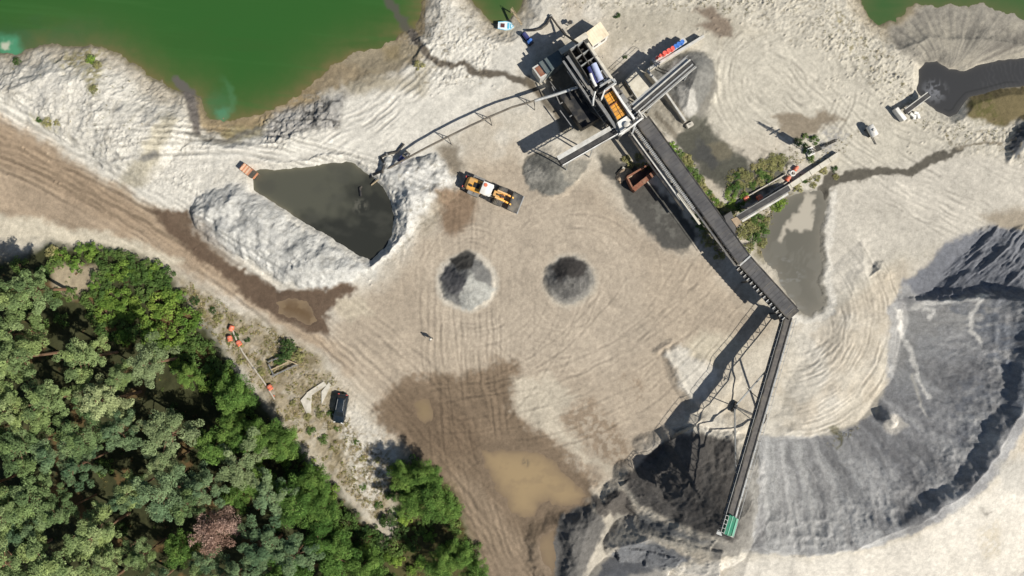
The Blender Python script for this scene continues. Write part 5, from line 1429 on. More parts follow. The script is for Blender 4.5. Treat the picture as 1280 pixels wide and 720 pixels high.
# ---- long covered conveyor, in two flights that meet at a joint
Q = [W(803, 150, 4.6), W(931, 326, 4.8), W(990, 391, 4.9)]
mc = thing('covered_conveyor', 'long dark grey covered conveyor running from the plant to the stacker', 'conveyor', (Q[0].x, Q[0].y, zat(Q[0].x, Q[0].y)))
for sg in (0, 1):
    q0, q1 = Q[sg], Q[sg + 1]
    ax = (q1 - q0).normalized(); L = (q1 - q0).length; ay = Vector((0, 0, 1)).cross(ax).normalized(); az = ax.cross(ay)
    sd = -1 if (-ay).x < ay.x else 1
    def slab(mb, t0, t1, off, w_, z, th): mb.frame(q0.lerp(q1, (t0 + t1) / 2) + ay * off + az * z, ax, ay, az, (L * (t1 - t0), w_, th)); return mb
    rf = slab(MB(), .003, .995, 0, 1.9, 0, .08).build('cover', M['cover'], mc)
    rb = MB(); n = int(L / .62)
    for k in range(n):
        c = q0.lerp(q1, (k + .5) / n) + az * .052; rb.frame(c, ax, ay, az, (.06, 1.86, .03))
    rb.build('cover_rib', M['steel_dark'], rf)
    for s in (-1, 1): slab(MB(), 0, .997, s * 1.06, .16, -.03, .34).build('side_beam', M['steel_black'], mc)
    slab(MB(), 0, .99, 0, 1.3, -.75, .1).build('belt', M['belt_dark'], mc)
    tr_ = MB(); n = int(L / 1.4)
    for s in (-1, 1):
        o = ay * (s * 1.0); tr_.beam(q0 + o - az * 1.1, q1 + o - az * 1.1, .14, .14)
        for k in range(n):
            a = q0.lerp(q1, k / n) + o - az * .2; b = q0.lerp(q1, (k + .5) / n) + o - az * 1.1; c = q0.lerp(q1, (k + 1) / n) + o - az * .2
            tr_.beam(a, b, .08, .08); tr_.beam(b, c, .08, .08)
    tr_.build('truss', M['steel_dark'], mc)
    for t in ((.16, .4, .64, .88) if sg == 0 else (.3, .92)):
        for s in (-1, 1):
            c = q0.lerp(q1, t) + ay * s * .95 - az * 1.0; f = c + ay * s * .4; MB().beam(c, (f.x, f.y, zat(f.x, f.y) - .2), .22, .22).build('leg', M['steel_dark'], mc)
    if sg == 0:
        wk = slab(MB(), .0, .6, sd * 1.5, .55, -.32, .05).build('walkway', M['steel_dark'], mc)
        tp = MB()
        for k in range(52): c = q0.lerp(q1, .005 + .59 * k / 52) + ay * sd * 1.5 - az * .27; tp.frame(c, ax, ay, az, (.12, .55, .05))
        tp.beam(q0 + ay * sd * 1.8 + az * .5, q0.lerp(q1, .6) + ay * sd * 1.8 + az * .5, .06, .06)
        tp.build('walkway_grating', M['galv'], wk)
        slab(MB(), .02, .5, sd * 2.35, .2, -.5, .16).build('cable_tray', M['sheet_pale'], mc)
        slab(MB(), .02, .56, sd * 2.75, .3, -.9, .2).build('pipe_beam', M['steel_black'], mc)
        slab(MB(), .46, .68, sd * 2.15, .34, -.3, .12).build('walkway_plate', M['slab'], mc)
        slab(MB(), .6, .99, sd * 1.45, .4, -.32, .05).build('walkway', M['steel_dark'], mc)
        slab(MB(), .6, .99, sd * 1.68, .06, .3, .06).build('handrail', M['steel_grey'], mc)
    else:
        wk = slab(MB(), .0, .985, sd * 1.5, .5, -.35, .05).build('walkway', M['steel_dark'], mc)
        rl = MB()
        for k in range(15): c = q0.lerp(q1, .02 + .96 * k / 14) + ay * sd * 1.5; rl.frame(c - az * .15, ax, ay, az, (.1, .5, .3))
        rl.build('bracket', M['galv'], wk)
        MB().frame(q0 + az * .12, ax, ay, az, (.22, 2.2, .1)).build('joint_strip', M['galv'], mc)
        MB().frame(q1 + ax * .2 - az * .4, ax, ay, az, (.6, 2.0, .9)).build('head_box', M['steel_black'], mc)

# ---- radial stacker
a, b = W(986, 396, 2.9), W(907, 668, 12.3)
stk, ax, ay, az, L = conveyor('stacker_conveyor', 'slim inclined stacker conveyor with lattice truss and green head over the fresh dark pile', a, b, .9, M['belt'], M['steel_dark'], 1.5, (), 0, lattice=True, cat='stacker')
sd = 1 if (ay.x > 0) else -1
for s in (1, -1):
    MB().frame((a + b) / 2 + ay * s * .78 - az * .3, ax, ay, az, (L * .97, .3, .05)).build('walkway', M['galv'] if s == sd else M['steel_grey'], stk)
    rl = MB(); o = ay * s * .95; n = 24
    rl.beam(a + o + az * .6, b + o + az * .6, .05, .05)
    for k in range(n + 1):
        c = a.lerp(b, k / n) + o; rl.beam(c - az * .3, c + az * .6, .045, .045)
    rl.build('railing', M['galv'], stk)
MB().frame((a + b) / 2 - ay * sd * .56 + az * .12, ax, ay, az, (L * .99, .16, .24)).build('windboard', M['steel_black'], stk)
F1, F2 = G0(917, 508), G0(953, 524)
legs = [(.27, F1, -sd, M['galv']), (.74, F1, -sd, M['galv']), (.27, F2, sd, M['steel_dark']), (.74, F2, sd, M['steel_dark'])]
for t, F, s, mt in legs:
    c = a.lerp(b, t) + ay * s * .55 - az * 1.4
    MB().beam((F.x, F.y, F.z + .5), c, .2, .2).build('leg', mt, stk)
MB().beam((F1.x, F1.y, F1.z + .55), (F2.x, F2.y, F2.z + .55), .28, .3).build('axle_beam', M['steel_dark'], stk)
MB().beam((F1.x, F1.y, F1.z + .6), a.lerp(b, .5) - az * 1.4, .12, .12).build('brace', M['galv'], stk)
MB().beam(a.lerp(b, .33) - ay * -sd * .0 - az * 1.5 + Vector((-2.2, -.6, -1.3)), a.lerp(b, .40) - az * 1.5, .1, .1).build('brace', M['steel_dark'], stk)
for F in (F1, F2):
    d = (F2 - F1).normalized(); d = Vector((-d.y, d.x, 0))
    for s in (-1, 1):
        c = F + d * s * .5 + Vector((0, 0, .42))
        wm = MB(); wm.lathe([(.2, -.18), (.42, -.18), (.42, .18), (.2, .18)], (0, 0, 0), 'y', 16)
        wo = wm.build('wheel', M['tyre'], stk, local=True); wo.location = c - stk.location; wo.rotation_euler = (0, 0, math.atan2(d.y, d.x))
    bm_ = MB().box((F.x, F.y, F.z + .75), (.9, .5, .35), math.atan2(d.y, d.x)); bm_.build('drive_box', M['steel_black'], stk)
MB().box((a.x, a.y, .9), (1.6, 1.6, .8), .3).build('pivot_base', M['steel_dark'], stk)
# green head
hb_ = b - ax * 1.3
hd = MB().frame(hb_ + az * .35, ax, ay, az, (2.7, 1.15, .7)).build('head_hood', M['green'], stk, bevel=.08)
MB().frame(hb_ + az * .72 + ay * .02, ax, ay, az, (2.75, .12, .05)).build('hood_strip', M['green_pale'], hd)
MB().frame(hb_ + az * .42 + ay * sd * .72, ax, ay, az, (2.5, .26, .6)).build('hood_side', M['green_pale'], hd)
MB().frame(b - ax * .2 + ay * sd * .75 + az * .3, ax, ay, az, (.5, .4, .5)).build('drive_motor', M['white'], stk)
hr = MB()
for s, q in ((-sd, 1.05), (-sd, .6)):
    hr.beam(b - ax * 2.4 + ay * s * q + az * .9, b + ax * .1 + ay * s * q + az * .9, .06, .06)
for k in range(5):
    c = b - ax * 2.4 + ax * k * .6; hr.beam(c - ay * sd * .6 + az * .9, c - ay * sd * 1.05 + az * .9, .05, .05); hr.beam(c - ay * sd * 1.05 + az * .9, c - ay * sd * 1.05 - az * .2, .05, .05)
hr.build('head_railing', M['galv'], stk)
MB().frame(b + ax * .1 - ay * sd * .8 - az * .2, ax, ay, az, (.6, .8, .08)).build('head_platform', M['galv'], stk)

# ---- transfer box beside the long conveyor and feeder conveyor from the east
tb = W(917, 274, 2.4)
tbx = thing('transfer_hopper', 'dark steel transfer box against the east side of the long covered conveyor', 'hopper', (tb.x, tb.y, zat(tb.x, tb.y)))
MB().prism([W(x, y, 2.6)[:2] for x, y in ((905, 270), (914, 264), (920, 280), (919, 293), (912, 288))], -.2, 2.6).build('hopper_body', M['cover'], tbx)
MB().prism([W(x, y, 2.75)[:2] for x, y in ((914, 274), (921, 271), (927, 277), (921, 284))], 2.2, 2.7).build('inlet_plate', M['rubble'], tbx)
a, b = W(986, 235, 1.0), W(922, 273, 2.6)
fc, ax, ay, az, L = conveyor('feeder_conveyor', 'narrow dark feeder conveyor leading up from the pale slabs to the transfer box', a, b, .75, M['belt_dark'], M['steel_grey'], .6, (.3, .75), 0)
MB().frame((a + b) / 2 + ay * .75 - az * .2, ax, ay, az, (L * .9, .3, .1)).build('skirt_board', M['sheet_pale'], fc)
tun = []
pts = [(979, 240), (1050, 191)]
a, b = W(977, 240, .75), W(1050, 192, .75)
tn = thing('belt_tunnel', 'pale segmented cover over the ground belt north east of the feeder conveyor', 'conveyor cover', (a.x, a.y, zat(a.x, a.y)))
ax = (b - a).normalized(); ay = Vector((-ax.y, ax.x, 0)); L = (b - a).length
for k in range(6):
    c = a.lerp(b, (k + .5) / 6); zc = zat(c.x, c.y)
    MB().frame((c.x, c.y, zc + .35 + .03 * (k % 2)), ax, ay, Vector((0, 0, 1)), (L / 6 - .03, .82, .75)).build('cover_segment', M['slab'], tn, bevel=.04)
# stored float pipes
FG = 'orange floats on the stored pipes east of the conveyor'
for i, (a, b, r, lb) in enumerate((((919, 254), (981, 218), .12, 'pale dredge pipe on the ground, the northern of the three beside the pale slabs'), ((930, 262), (986, 226), .12, 'pale dredge pipe on the ground, the middle one of the three beside the pale slabs'), ((927, 268), (976, 237), .1, 'dark thin pipe right against the feeder conveyor'))):
    p, q = G0(*a), G0(*b); t = thing('dredge_pipe', lb, 'pipe', p, 'stored dredge pipes')
    MB().cyl((p.x, p.y, p.z + .22), (q.x, q.y, q.z + .22), r, r, 10).build('pipe', M['pipe'] if i < 2 else M['pipe_dark'], t, smooth=True)
    fl = MB()
    for k in (.02, .33, .66, .98):
        c = p.lerp(q, k); d = (q - p).normalized(); fl.cyl(c + Vector((0, 0, .22)) - d * .05, c + Vector((0, 0, .22)) + d * .05, r * 1.8, r * 1.8, 12)
    fl.build('flange', M['steel_grey'], t)
def pfloat(px, py, ang, r, lb, group=None, z=.0, n=1):
    p = G0(px, py); t = thing('pipe_float', lb, 'float', (p.x, p.y, p.z + .28 + z), group, ang)
    MB().lathe([(.14, -.42), (r * .8, -.42), (r, -.33), (r, .33), (r * .8, .42), (.14, .42)], (0, 0, 0), 'x', 18).build('float_body', M['orange'], t, local=True, smooth=True)
    for s in (-.2, .2): MB().lathe([(r + .005, s - .03), (r + .03, s - .03), (r + .03, s + .03), (r + .005, s + .03)], (0, 0, 0), 'x', 18).build('strap', M['steel_grey'], t, local=True)
pfloat(931.6, 248, .5, .38, 'orange float at the west end of the stored pipes, beside the green scrub', FG); pfloat(948.4, 247, .5, .36, 'orange float on the middle stored pipe, nearest the feeder conveyor', FG)
pfloat(984, 223.5, .9, .36, 'reddish orange float just below the white ring', FG); pfloat(994, 211, .9, .32, 'reddish orange float just above the white ring', FG)
p = G0(990, 217); t = thing('ring_float', 'white ring shaped hoop lying between the two reddish floats', 'ring', p)
rg = MB(); rg.tube([(p.x + .38 * math.cos(k * .3927), p.y + .38 * math.sin(k * .3927), p.z + .35) for k in range(17)], .1, 8); rg.build('ring', M['white'], t, smooth=True)
for k in range(3):
    a = k * 2.09; MB().beam((p.x + .36 * math.cos(a), p.y + .36 * math.sin(a), p.z), (p.x + .36 * math.cos(a), p.y + .36 * math.sin(a), p.z + .3), .06, .06).build('foot', M['steel_grey'], t)
# float pipe by the wood
FG2 = 'orange floats on the pipe beside the wood'
p = [G0(*q) + Vector((0, 0, .25)) for q in ((291, 412), (296, 424), (304, 440), (318, 460), (331, 478), (344, 499))]
t = thing('dredge_pipe', 'long pale pipe lying on the scrub along the edge of the wood', 'pipe', G0(291, 412)); MB().tube(p, .13, 10).build('pipe', M['pipe'], t, smooth=True)
MB().cyl(p[3] - Vector((.05, -.08, 0)), p[3] + Vector((.05, -.08, 0)), .2, .2, 12).build('flange', M['steel_grey'], t)
for (x, y, a_, lb) in ((290, 410, 1.2, 'orange float at the top end of the pipe beside the wood'), (288, 423, 1.8, 'orange float lying just left of the pipe beside the wood'), (299.5, 429, 2.2, 'orange float with dark mouth, third from the top of the pipe beside the wood'), (338, 484, 2.2, 'orange float alone near the lower end of the pipe beside the wood')):
    pfloat(x, y, a_, .4, lb, FG2)
p = G0(342, 495); t = thing('marker_plate', 'small red piece of scrap at the lower tip of the pipe beside the wood', 'scrap', p); MB().box((p.x, p.y, p.z + .12), (.35, .2, .25), .5).build('plate', M['orange'], t, bevel=.03)
MB().box((p.x + .1, p.y - .22, p.z + .08), (.2, .15, .18), .9).build('lug', M['rust'], t)

# ---- slurry pipeline on trestles, from the pond to the plant
pth = [(478, 216, .7), (490, 208, 1.2), (508, 198, 2.0), (534, 184, 2.7), (560, 171, 3.0), (586, 158, 3.0), (612, 146, 3.0), (640, 134, 3.0), (668, 126, 3.1), (695, 118, 3.3), (722, 109, 3.6)]
pp = [W(x, y, h) for x, y, h in pth]
t = thing('slurry_pipeline', 'long raised pipeline on thin trestles running from the grey pond to the plant', 'pipeline', (pp[0].x, pp[0].y, zg(pp[0])))
MB().tube(pp, .16, 10).build('pipe', M['pipe_dark'], t, smooth=True)
MB().tube(pp[8:], .24, 10).build('pipe_sleeve', M['galv'], t, smooth=True)
for k in (4, 6, 8):
    c = pp[k]; d = (pp[k + 1] - pp[k - 1]).normalized(); n_ = Vector((-d.y, d.x, 0)); zc = zg(c)
    tm = MB()
    for s in (-1, 1): tm.beam(c - Vector((0, 0, .15)), (c.x + n_.x * s * .7, c.y + n_.y * s * .7, zc - .2), .09, .09)
    tm.beam((c.x - n_.x * .4, c.y - n_.y * .4, zc + 1.3), (c.x + n_.x * .4, c.y + n_.y * .4, zc + 1.3), .07, .07)
    tm.build('trestle', M['steel_dark'], t)
hp = [G0(455, 248), G0(454, 238), G0(458, 228), G0(466, 219), G0(478, 214), G0(481, 205), G0(476, 197), G0(484, 193), G0(497, 190), G0(505, 180)]
hz = [-.55, -.45, .3, .5, .4, .5, .6, .5, .5, .4]
t = thing('suction_hose', 'black hose snaking out of the grey pond over the white spoil bank', 'hose', G0(478, 214))
MB().tube([(p.x, p.y, (PZ + .05 + .12 * (k > 0)) if k < 2 else p.z + .2) for k, p in enumerate(hp)], [.2] * 10, 10).build('hose', M['hose'], t, smooth=True)
for k in (3, 5, 7):
    c, d = hp[k], (hp[k + 1] - hp[k]).normalized(); MB().cyl((c.x - d.x * .12, c.y - d.y * .12, c.z + .2), (c.x + d.x * .12, c.y + d.y * .12, c.z + .2), .27, .27, 12).build('coupling', M['steel_grey'], t)
p = G0(466, 233); q = G0(473, 225); t = thing('mooring_plank', 'pale plank sticking out over the pond edge by the black hose', 'plank', q); MB().beam((p.x, p.y, PZ + .25), (q.x, q.y, q.z + .15), .18, .06).build('plank', M['wood'], t); MB().beam((q.x, q.y, q.z - .3), (q.x, q.y, q.z + .6), .08, .08).build('stake', M['wood'], t)
p = G0(505, 197); t = thing('pump_unit', 'dark booster pump on skids where the hose meets the raised pipeline', 'pump', p, None, .9)
MB().box((0, 0, .15), (2.2, .9, .16)).build('skid', M['steel_dark'], t, local=True); MB().box((-.5, 0, .65), (1.0, .7, .8)).build('engine_housing', M['navy'], t, local=True, bevel=.05)
MB().lathe([(.12, -.2), (.42, -.2), (.45, 0), (.42, .2), (.12, .2)], (.6, 0, .6), 'x', 16).build('pump_casing', M['steel_grey'], t, local=True, smooth=True)
MB().cyl((-.7, .2, 1.05), (-.7, .2, 1.5), .06, .06, 8).build('exhaust', M['steel_black'], t, local=True)

# ---- boat, gangway, hoses and pump by the small bay
p = G0(632, 34); t = thing('work_boat', 'small white and pale blue work boat pulled up beside the small green bay', 'boat', (p.x, p.y, p.z + .02), None, R(-4))
rings_ = []
for x, w_, zb_ in ((-1.2, .5, .05), (-.9, .6, 0), (0, .66, 0), (.6, .58, 0.02), (1.0, .36, .1), (1.28, .08, .25)):
    rings_.append([(x, -w_, .6), (x, -w_ * .75, zb_), (x, w_ * .75, zb_), (x, w_, .6)])
hl = MB().loft(rings_).build('hull', M['boat_white'], t, local=True, bevel=.02)
MB().box((.0, 0, .625), (1.9, 1.05, .04)).build('deck', M['boat_white'], t, local=True)
MB().box((-.45, 0, .68), (.62, .62, .08)).build('cockpit', M['boat_in'], t, local=True); MB().box((.45, 0, .67), (.3, .9, .05)).build('deck_stripe', M['boat_blue'], t, local=True); MB().box((.8, 0, .67), (.16, .7, .05)).build('deck_stripe', M['boat_blue'], t, local=True)
MB().tube([(-1.2, -.52, .64), (0, -.68, .64), (.7, -.58, .64), (1.28, 0, .66), (.7, .58, .64), (0, .68, .64), (-1.2, .52, .64)], .045, 6).build('gunwale', M['boat_blue'], t, local=True)
MB().box((-1.28, 0, .5), (.2, .28, .6)).build('outboard_motor', M['steel_black'], t, local=True, bevel=.03)
a, b = W(639, 11, .3), W(652, 31, .9); t = thing('gangway', 'narrow pale plank gangway from the shore into the small green bay', 'gangway', (b.x, b.y, zg(b)))
MB().beam(a, b, .3, .08).build('deck_plank', M['wood'], t)
rl = MB(); d = (b - a).normalized(); n_ = Vector((-d.y, d.x, 0))
for k in range(4): c = a.lerp(b, k / 3) + n_ * .16; rl.beam(c, c + Vector((0, 0, .6)), .04, .04)
rl.beam(a + n_ * .16 + Vector((0, 0, .6)), b + n_ * .16 + Vector((0, 0, .6)), .04, .04); rl.build('handrail', M['wood'], t)
MB().beam((a.x, a.y, LZ - .5), (a.x, a.y, .3), .14, .14).build('post', M['wood'], t)
hp = [(658, 39), (668, 38.5), (676, 36.5), (683, 31), (687, 24), (689, 21)]
t = thing('delivery_hose', 'thick black hose curving from the pump up to a bend on the white bank', 'hose', G0(668, 38)); MB().tube([G0(x, y) + Vector((0, 0, .3)) for x, y in hp], .19, 10).build('hose', M['hose'], t, smooth=True)
c = G0(689, 21); MB().cyl(c + Vector((-.2, -.2, .3)), c + Vector((.05, .15, .3)), .26, .26, 12).build('coupling', M['steel_grey'], t)
hp = [(689, 21, .4), (697, 32, .8), (706, 43, 1.6), (716, 50, 4.2), (722, 54, 6.8)]
t = thing('riser_pipe', 'dark straight pipe rising from the hose bend to the top of the plant', 'pipe', G0(689, 21)); MB().tube([W(*q) for q in hp], .16, 10).build('pipe', M['pipe_dark'], t, smooth=True)
c = W(706, 43, 1.6); MB().beam((c.x, c.y, zg(c) - .2), c, .1, .1).build('prop', M['steel_grey'], t)
p = G0(659, 49); t = thing('pump_unit', 'blue pump in the plant\'s shadow beside the boat', 'pump', p, None, R(-52))
MB().box((0, 0, .12), (2.3, .9, .14)).build('skid', M['steel_dark'], t, local=True); MB().cyl((-.9, 0, .6), (.2, 0, .6), .36, .36, 16).build('motor', M['navy'], t, local=True, smooth=True)
MB().lathe([(.12, -.22), (.45, -.22), (.5, 0), (.45, .22), (.12, .22)], (.65, 0, .6), 'x', 16).build('pump_casing', M['blue'], t, local=True, smooth=True); MB().cyl((.65, 0, .6), (.65, .0, 1.3), .14, .14, 10).build('outlet', M['blue'], t, local=True)
p = G0(712, 31); t = thing('valve_stand', 'small dark valve frame on the sand beside the shadow of the cream cabin', 'valve', p, None, .4)
for s in (-.3, .3): MB().beam((s, 0, 0), (s, 0, .9), .1, .1).build('leg', M['steel_black'], t, local=True)
MB().box((0, 0, .95), (.9, .5, .16)).build('valve_body', M['steel_grey'], t, local=True); MB().lathe([(.22, -.03), (.3, -.03), (.3, .03), (.22, .03)], (0, 0, 1.15), 'z', 14).build('handwheel', M['steel_black'], t, local=True)

# ---- walled bays and drums
def wall_px(label, a, b, w_, h, mat=None, blocks=True):
    p, q = W(*a, h), W(*b, h); zb = min(zg(p), zg(q))
    t = thing('bay_wall', label, 'wall', (p.x, p.y, zb), 'concrete bay walls'); d = (q - p).normalized(); n = max(1, int((q - p).length / 1.5))
    wm = MB()
    for k in range(n):
        s, e = p.lerp(q, k / n) + d * .01, p.lerp(q, (k + 1) / n) - d * .01
        j = .02 * ((k * 7) % 3 - 1)
        wm.beam((s.x, s.y, (zb - .3 + h + j) / 2), (e.x, e.y, (zb - .3 + h + j) / 2), w_, h + j - zb + .3)
    wm.build('wall', mat or M['concrete'], t); cm = MB(); cm.beam((p.x, p.y, h + .07), (q.x, q.y, h + .07), w_ * .7, .08); cm.build('coping', M['sheet_pale'], t)
    return t
wall_px('long pale concrete bay wall beside the row of drums', (810, 87), (880, 45), .55, 1.3)
p, q = W(816, 77.5, 1.2), W(857, 49.5, 1.2)
t = thing('drum_ledge', 'concrete ledge behind the bay wall on which the row of drums stands', 'ledge', (p.x, p.y, zg(p)))
MB().beam((p.x, p.y, .5), (q.x, q.y, .5), .85, 1.4).build('ledge_block', M['concrete'], t); MB().beam((p.x, p.y, 1.22), (q.x, q.y, 1.22), .9, .04).build('ledge_top', M['sheet_pale'], t)
wall_px('concrete bay wall running down from the drum wall under the conveyor', (809, 88), (830, 113), .45, 2.2)
wall_px('lower concrete bay wall between the grey sand heap and the pale bay floor', (833, 117), (857, 152), .4, 1.9)
wall_px('low kerb wall at the edge of the pale bay floor near the orange deck', (803, 141), (827, 170), .2, .7)
wall_px('short pale wall in front of the slab beside the plant', (782, 100), (798, 125), .18, .9)
p = G0(861, 157); t = thing('concrete_block', 'loose pale concrete block at the lower end of the bay wall', 'block', p, None, .5); MB().box((0, 0, .35), (1.1, .7, .8)).build('block', M['concrete'], t, local=True, bevel=.06); MB().tube([(-.2, 0, .74), (-.12, 0, .88), (.12, 0, .88), (.2, 0, .74)], .025, 6).build('lifting_eye', M['steel_dark'], t, local=True)
pts = [W(x, y, .3) for x, y in ((782, 100), (797, 84), (816, 108), (800, 127))]
t = thing('concrete_slab', 'pale concrete bay floor between the plant and the drum wall', 'slab', (pts[0].x, pts[0].y, 0)); MB().prism([p[:2] for p in pts], -.4, .34).build('slab', M['slab'], t); k_ = MB(); k_.beam((pts[0].x, pts[0].y, .4), (pts[1].x, pts[1].y, .4), .25, .12); k_.build('kerb', M['concrete'], t)
DR = [(822, 71.5, .22, .6, 'red', 'smallest red drum, at the lower left end of the row behind the bay wall'), (826, 68.8, .22, .6, 'red', 'small red drum, second from the lower left end of the row'), (831, 66, .33, .95, 'red', 'red drum, third from the lower left end of the row'), (836, 62.8, .33, .95, 'red', 'red drum, fourth from the lower left end of the row'), (841, 60, .33, .95, 'red', 'red drum next to the blue drums'),
      (844.5, 57.4, .3, .95, 'blue', 'blue drum next to the red drums'), (848.5, 54.8, .33, .95, 'blue', 'middle one of the three blue drums'), (853, 52, .33, .95, 'blue', 'blue drum at the upper right end of the row of drums')]
for x, y, r, h, c, lb in DR:
    z = 1.24; p = W(x, y, h + z); t = thing('drum', lb, 'drum', (p.x, p.y, z), 'drums in a row behind the bay wall')
    MB().lathe([(r * .97, 0), (r, .03), (r, h * .33), (r * 1.05, h * .35), (r, h * .37), (r, h * .63), (r * 1.05, h * .65), (r, h * .67), (r, h - .03), (r * .97, h)], (0, 0, 0), 'z', 20).build('drum_body', M[c], t, local=True, smooth=True)
    MB().lathe([(r * .88, h + .002), (r * .97, h + .002), (r * .97, h + .03), (r * .88, h + .03)], (0, 0, 0), 'z', 20).build('rim', M[c], t, local=True); MB().cyl((r * .5, 0, h), (r * .5, 0, h + .04), .05, .05, 8).build('bung', M['steel_black'], t, local=True)

# ---- rusty bunker by the long conveyor
def wallbox(mb, a, b, w_, z0, z1): mb.beam((a.x, a.y, (z0 + z1) / 2), (b.x, b.y, (z0 + z1) / 2), w_, z1 - z0)
h = 1.7; qd = [W(x, y, h) for x, y in ((784, 221), (815, 203), (823, 212), (792, 237))]; zb = zg(qd[0])
t = thing('rusty_bunker', 'rusty open topped steel bunker beside the long conveyor', 'bunker', (qd[0].x, qd[0].y, zb))
for i in range(4):
    w_ = MB(); wallbox(w_, qd[i], qd[(i + 1) % 4], .22 if i != 2 else .75, zb - .2, h - .01 * i); w_.build('side_wall', M['rust'], t)
MB().prism([p[:2] for p in qd], zb - .1, zb + .12).build('bunker_floor', M['steel_dark'], t)
for k in range(4):
    c = qd[2].lerp(qd[3], (k + .5) / 4); MB().box((c.x, c.y, h + .03), (.12, .9, .06), 1.0).build('rib', M['rust'], t)
p = W(781, 217, .8); t = thing('rubble_block', 'brown lump of broken concrete at the end of the rusty bunker', 'rubble', (p.x, p.y, zg(p)), None, .6)
bm = bmesh.new(); bmesh.ops.create_icosphere(bm, subdivisions=3, radius=1.0)
for v in bm.verts:
    n_ = fbm(np.array([v.co.x * 2.1 + 3]), np.array([v.co.y * 2.1 + v.co.z * 1.7]), 3, 81)[0]; v.co *= 1 + .35 * n_; v.co.x *= 1.35; v.co.z = max(v.co.z * .75, -.3)
me = bpy.data.meshes.new('lump'); bm.to_mesh(me); bm.free(); me.materials.append(M['rubble']); o = bpy.data.objects.new('lump', me); COL.objects.link(o); o.parent = t
MB().box((.2, .7, .1), (.9, .5, .5), .4).build('broken_slab', M['concrete'], t, local=True, bevel=.05); MB().box((-1.0, -.6, .0), (.7, .5, .5), .9).build('broken_slab', M['rubble'], t, local=True, bevel=.08)

# ---- mast, tank, discharge chute
p = G0(1012, 190); t = thing('lattice_mast', 'thin tall lattice mast with side arms throwing a long shadow across the sand', 'mast', p)
mm = MB(); HM = 9.3
for i in range(4):
    sx, sy = ((-1, -1), (1, -1), (1, 1), (-1, 1))[i]; mm.beam((sx * .28, sy * .28, 0), (sx * .12, sy * .12, HM), .07, .07)
for k in range(12):
    z0, z1 = HM * k / 12, HM * (k + 1) / 12; w0, w1 = .28 - .16 * k / 12, .28 - .16 * (k + 1) / 12
    for (ax_, ay_, bx_, by_) in ((-1, -1, 1, -1), (1, -1, 1, 1), (1, 1, -1, 1), (-1, 1, -1, -1)):
        mm.beam((ax_ * w0, ay_ * w0, z0), (bx_ * w1, by_ * w1, z1), .04, .04)
mm.build('lattice', M['steel_dark'], t, local=True)
for z, l in ((5.4, 1.0), (6.3, 1.2), (7.2, .7)): MB().box((0, 0, z), (l * 1.5, .12, .14), .5).build('side_arm', M['steel_dark'], t, local=True)
MB().box((0, 0, 4.3), (1.0, .9, 1.9), .4).build('tank', M['steel_grey'], t, local=True, bevel=.05); MB().box((0, 0, .15), (1.2, 1.2, .4), .4).build('base', M['white'], t, local=True); MB().cyl((0, 0, HM), (0, 0, HM + .9), .03, .03, 6).build('tip', M['steel_dark'], t, local=True)
p = W(1092.5, 162.5, 1.5); t = thing('water_tank', 'white tank on a stand beside the sandy track, north east of the mast', 'tank', (p.x, p.y, zg(p)), None, R(-60))
MB().lathe([(.001, -.98), (.5, -.9), (.58, -.8), (.58, .8), (.5, .9), (.001, .98)], (0, 0, 1.0), 'x', 18).build('tank_shell', M['white'], t, local=True, smooth=True); MB().cyl((0, 0, 1.5), (0, 0, 1.75), .2, .2, 12).build('lid', M['white'], t, local=True)
for s in (-.6, .6): MB().box((s, 0, .25), (.2, 1.1, .6)).build('cradle', M['steel_dark'], t, local=True)
MB().beam((1.0, 0, .2), (2.2, -.1, .2), .1, .1).build('tow_bar', M['steel_dark'], t, local=True)
a, b = W(1133, 139, 1.4), W(1161, 118, .9)
ch, ax, ay, az, L = conveyor('discharge_chute', 'dark discharge chute spilling slurry into the black settling pond', a, b, .62, M['belt_dark'], M['sheet_pale'], .4, (.25,), 0, cat='chute')
p = W(1129, 141, 1.7); MB().box((p.x, p.y, .55), (2.3, .6, 1.1), R(-52)).build('drive_house', M['white'], ch, bevel=.04)
sb = MB()
for x, y in ((1139, 144), (1144, 142), (1142, 147), (1147, 146)): c = G0(x, y); sb.box((c.x, c.y, c.z + .2), (.7, .4, .4), x * .7)
sb.build('scrap_sheet', M['white'], ch)

# ---- skid with slats, steel frame, slabs
p = W(307, 212, 2.0); t = thing('slatted_skid', 'rusty orange slatted box at the corner of the grey pond', 'skid', (p.x, p.y, zg(p)), None, R(-40))
MB().box((0, 0, 1.1), (2.1, 1.15, 1.9)).build('box', M['skid'], t, local=True)
for k in range(3): MB().box((-.8 + k * .5, 0, 2.07), (.3, 1.2, .05)).build('slat', M['skid_pale'], t, local=True)
MB().box((.9, 0, 1.6), (.42, 1.2, .95)).build('end_box', M['steel_black'], t, local=True)
for s in (-.5, .5): MB().box((0, s, .08), (2.5, .14, .18)).build('runner', M['steel_dark'], t, local=True)
p = G0(354, 458); t = thing('steel_frame', 'frame of steel beams lying in the scrub under the dark round bush', 'frame', p)
for a, b, w_ in (((336, 452), (352, 446), .16), ((341, 470), (373, 455), .2), ((337, 455), (344, 470), .16), ((352, 446), (373, 455), .14), ((340, 462), (362, 452), .14), ((350, 445), (362, 452), .12)):
    c, d = G0(*a), G0(*b); MB().beam((c.x, c.y, c.z + .45), (d.x, d.y, d.z + .45), w_, .22).build('beam', M['wood'] if w_ < .15 else M['steel_grey'], t)
for x, y in ((338, 453), (343, 469), (372, 455)): c = G0(x, y); MB().beam((c.x, c.y, c.z - .1), (c.x, c.y, c.z + .4), .12, .12).build('post', M['steel_dark'], t)
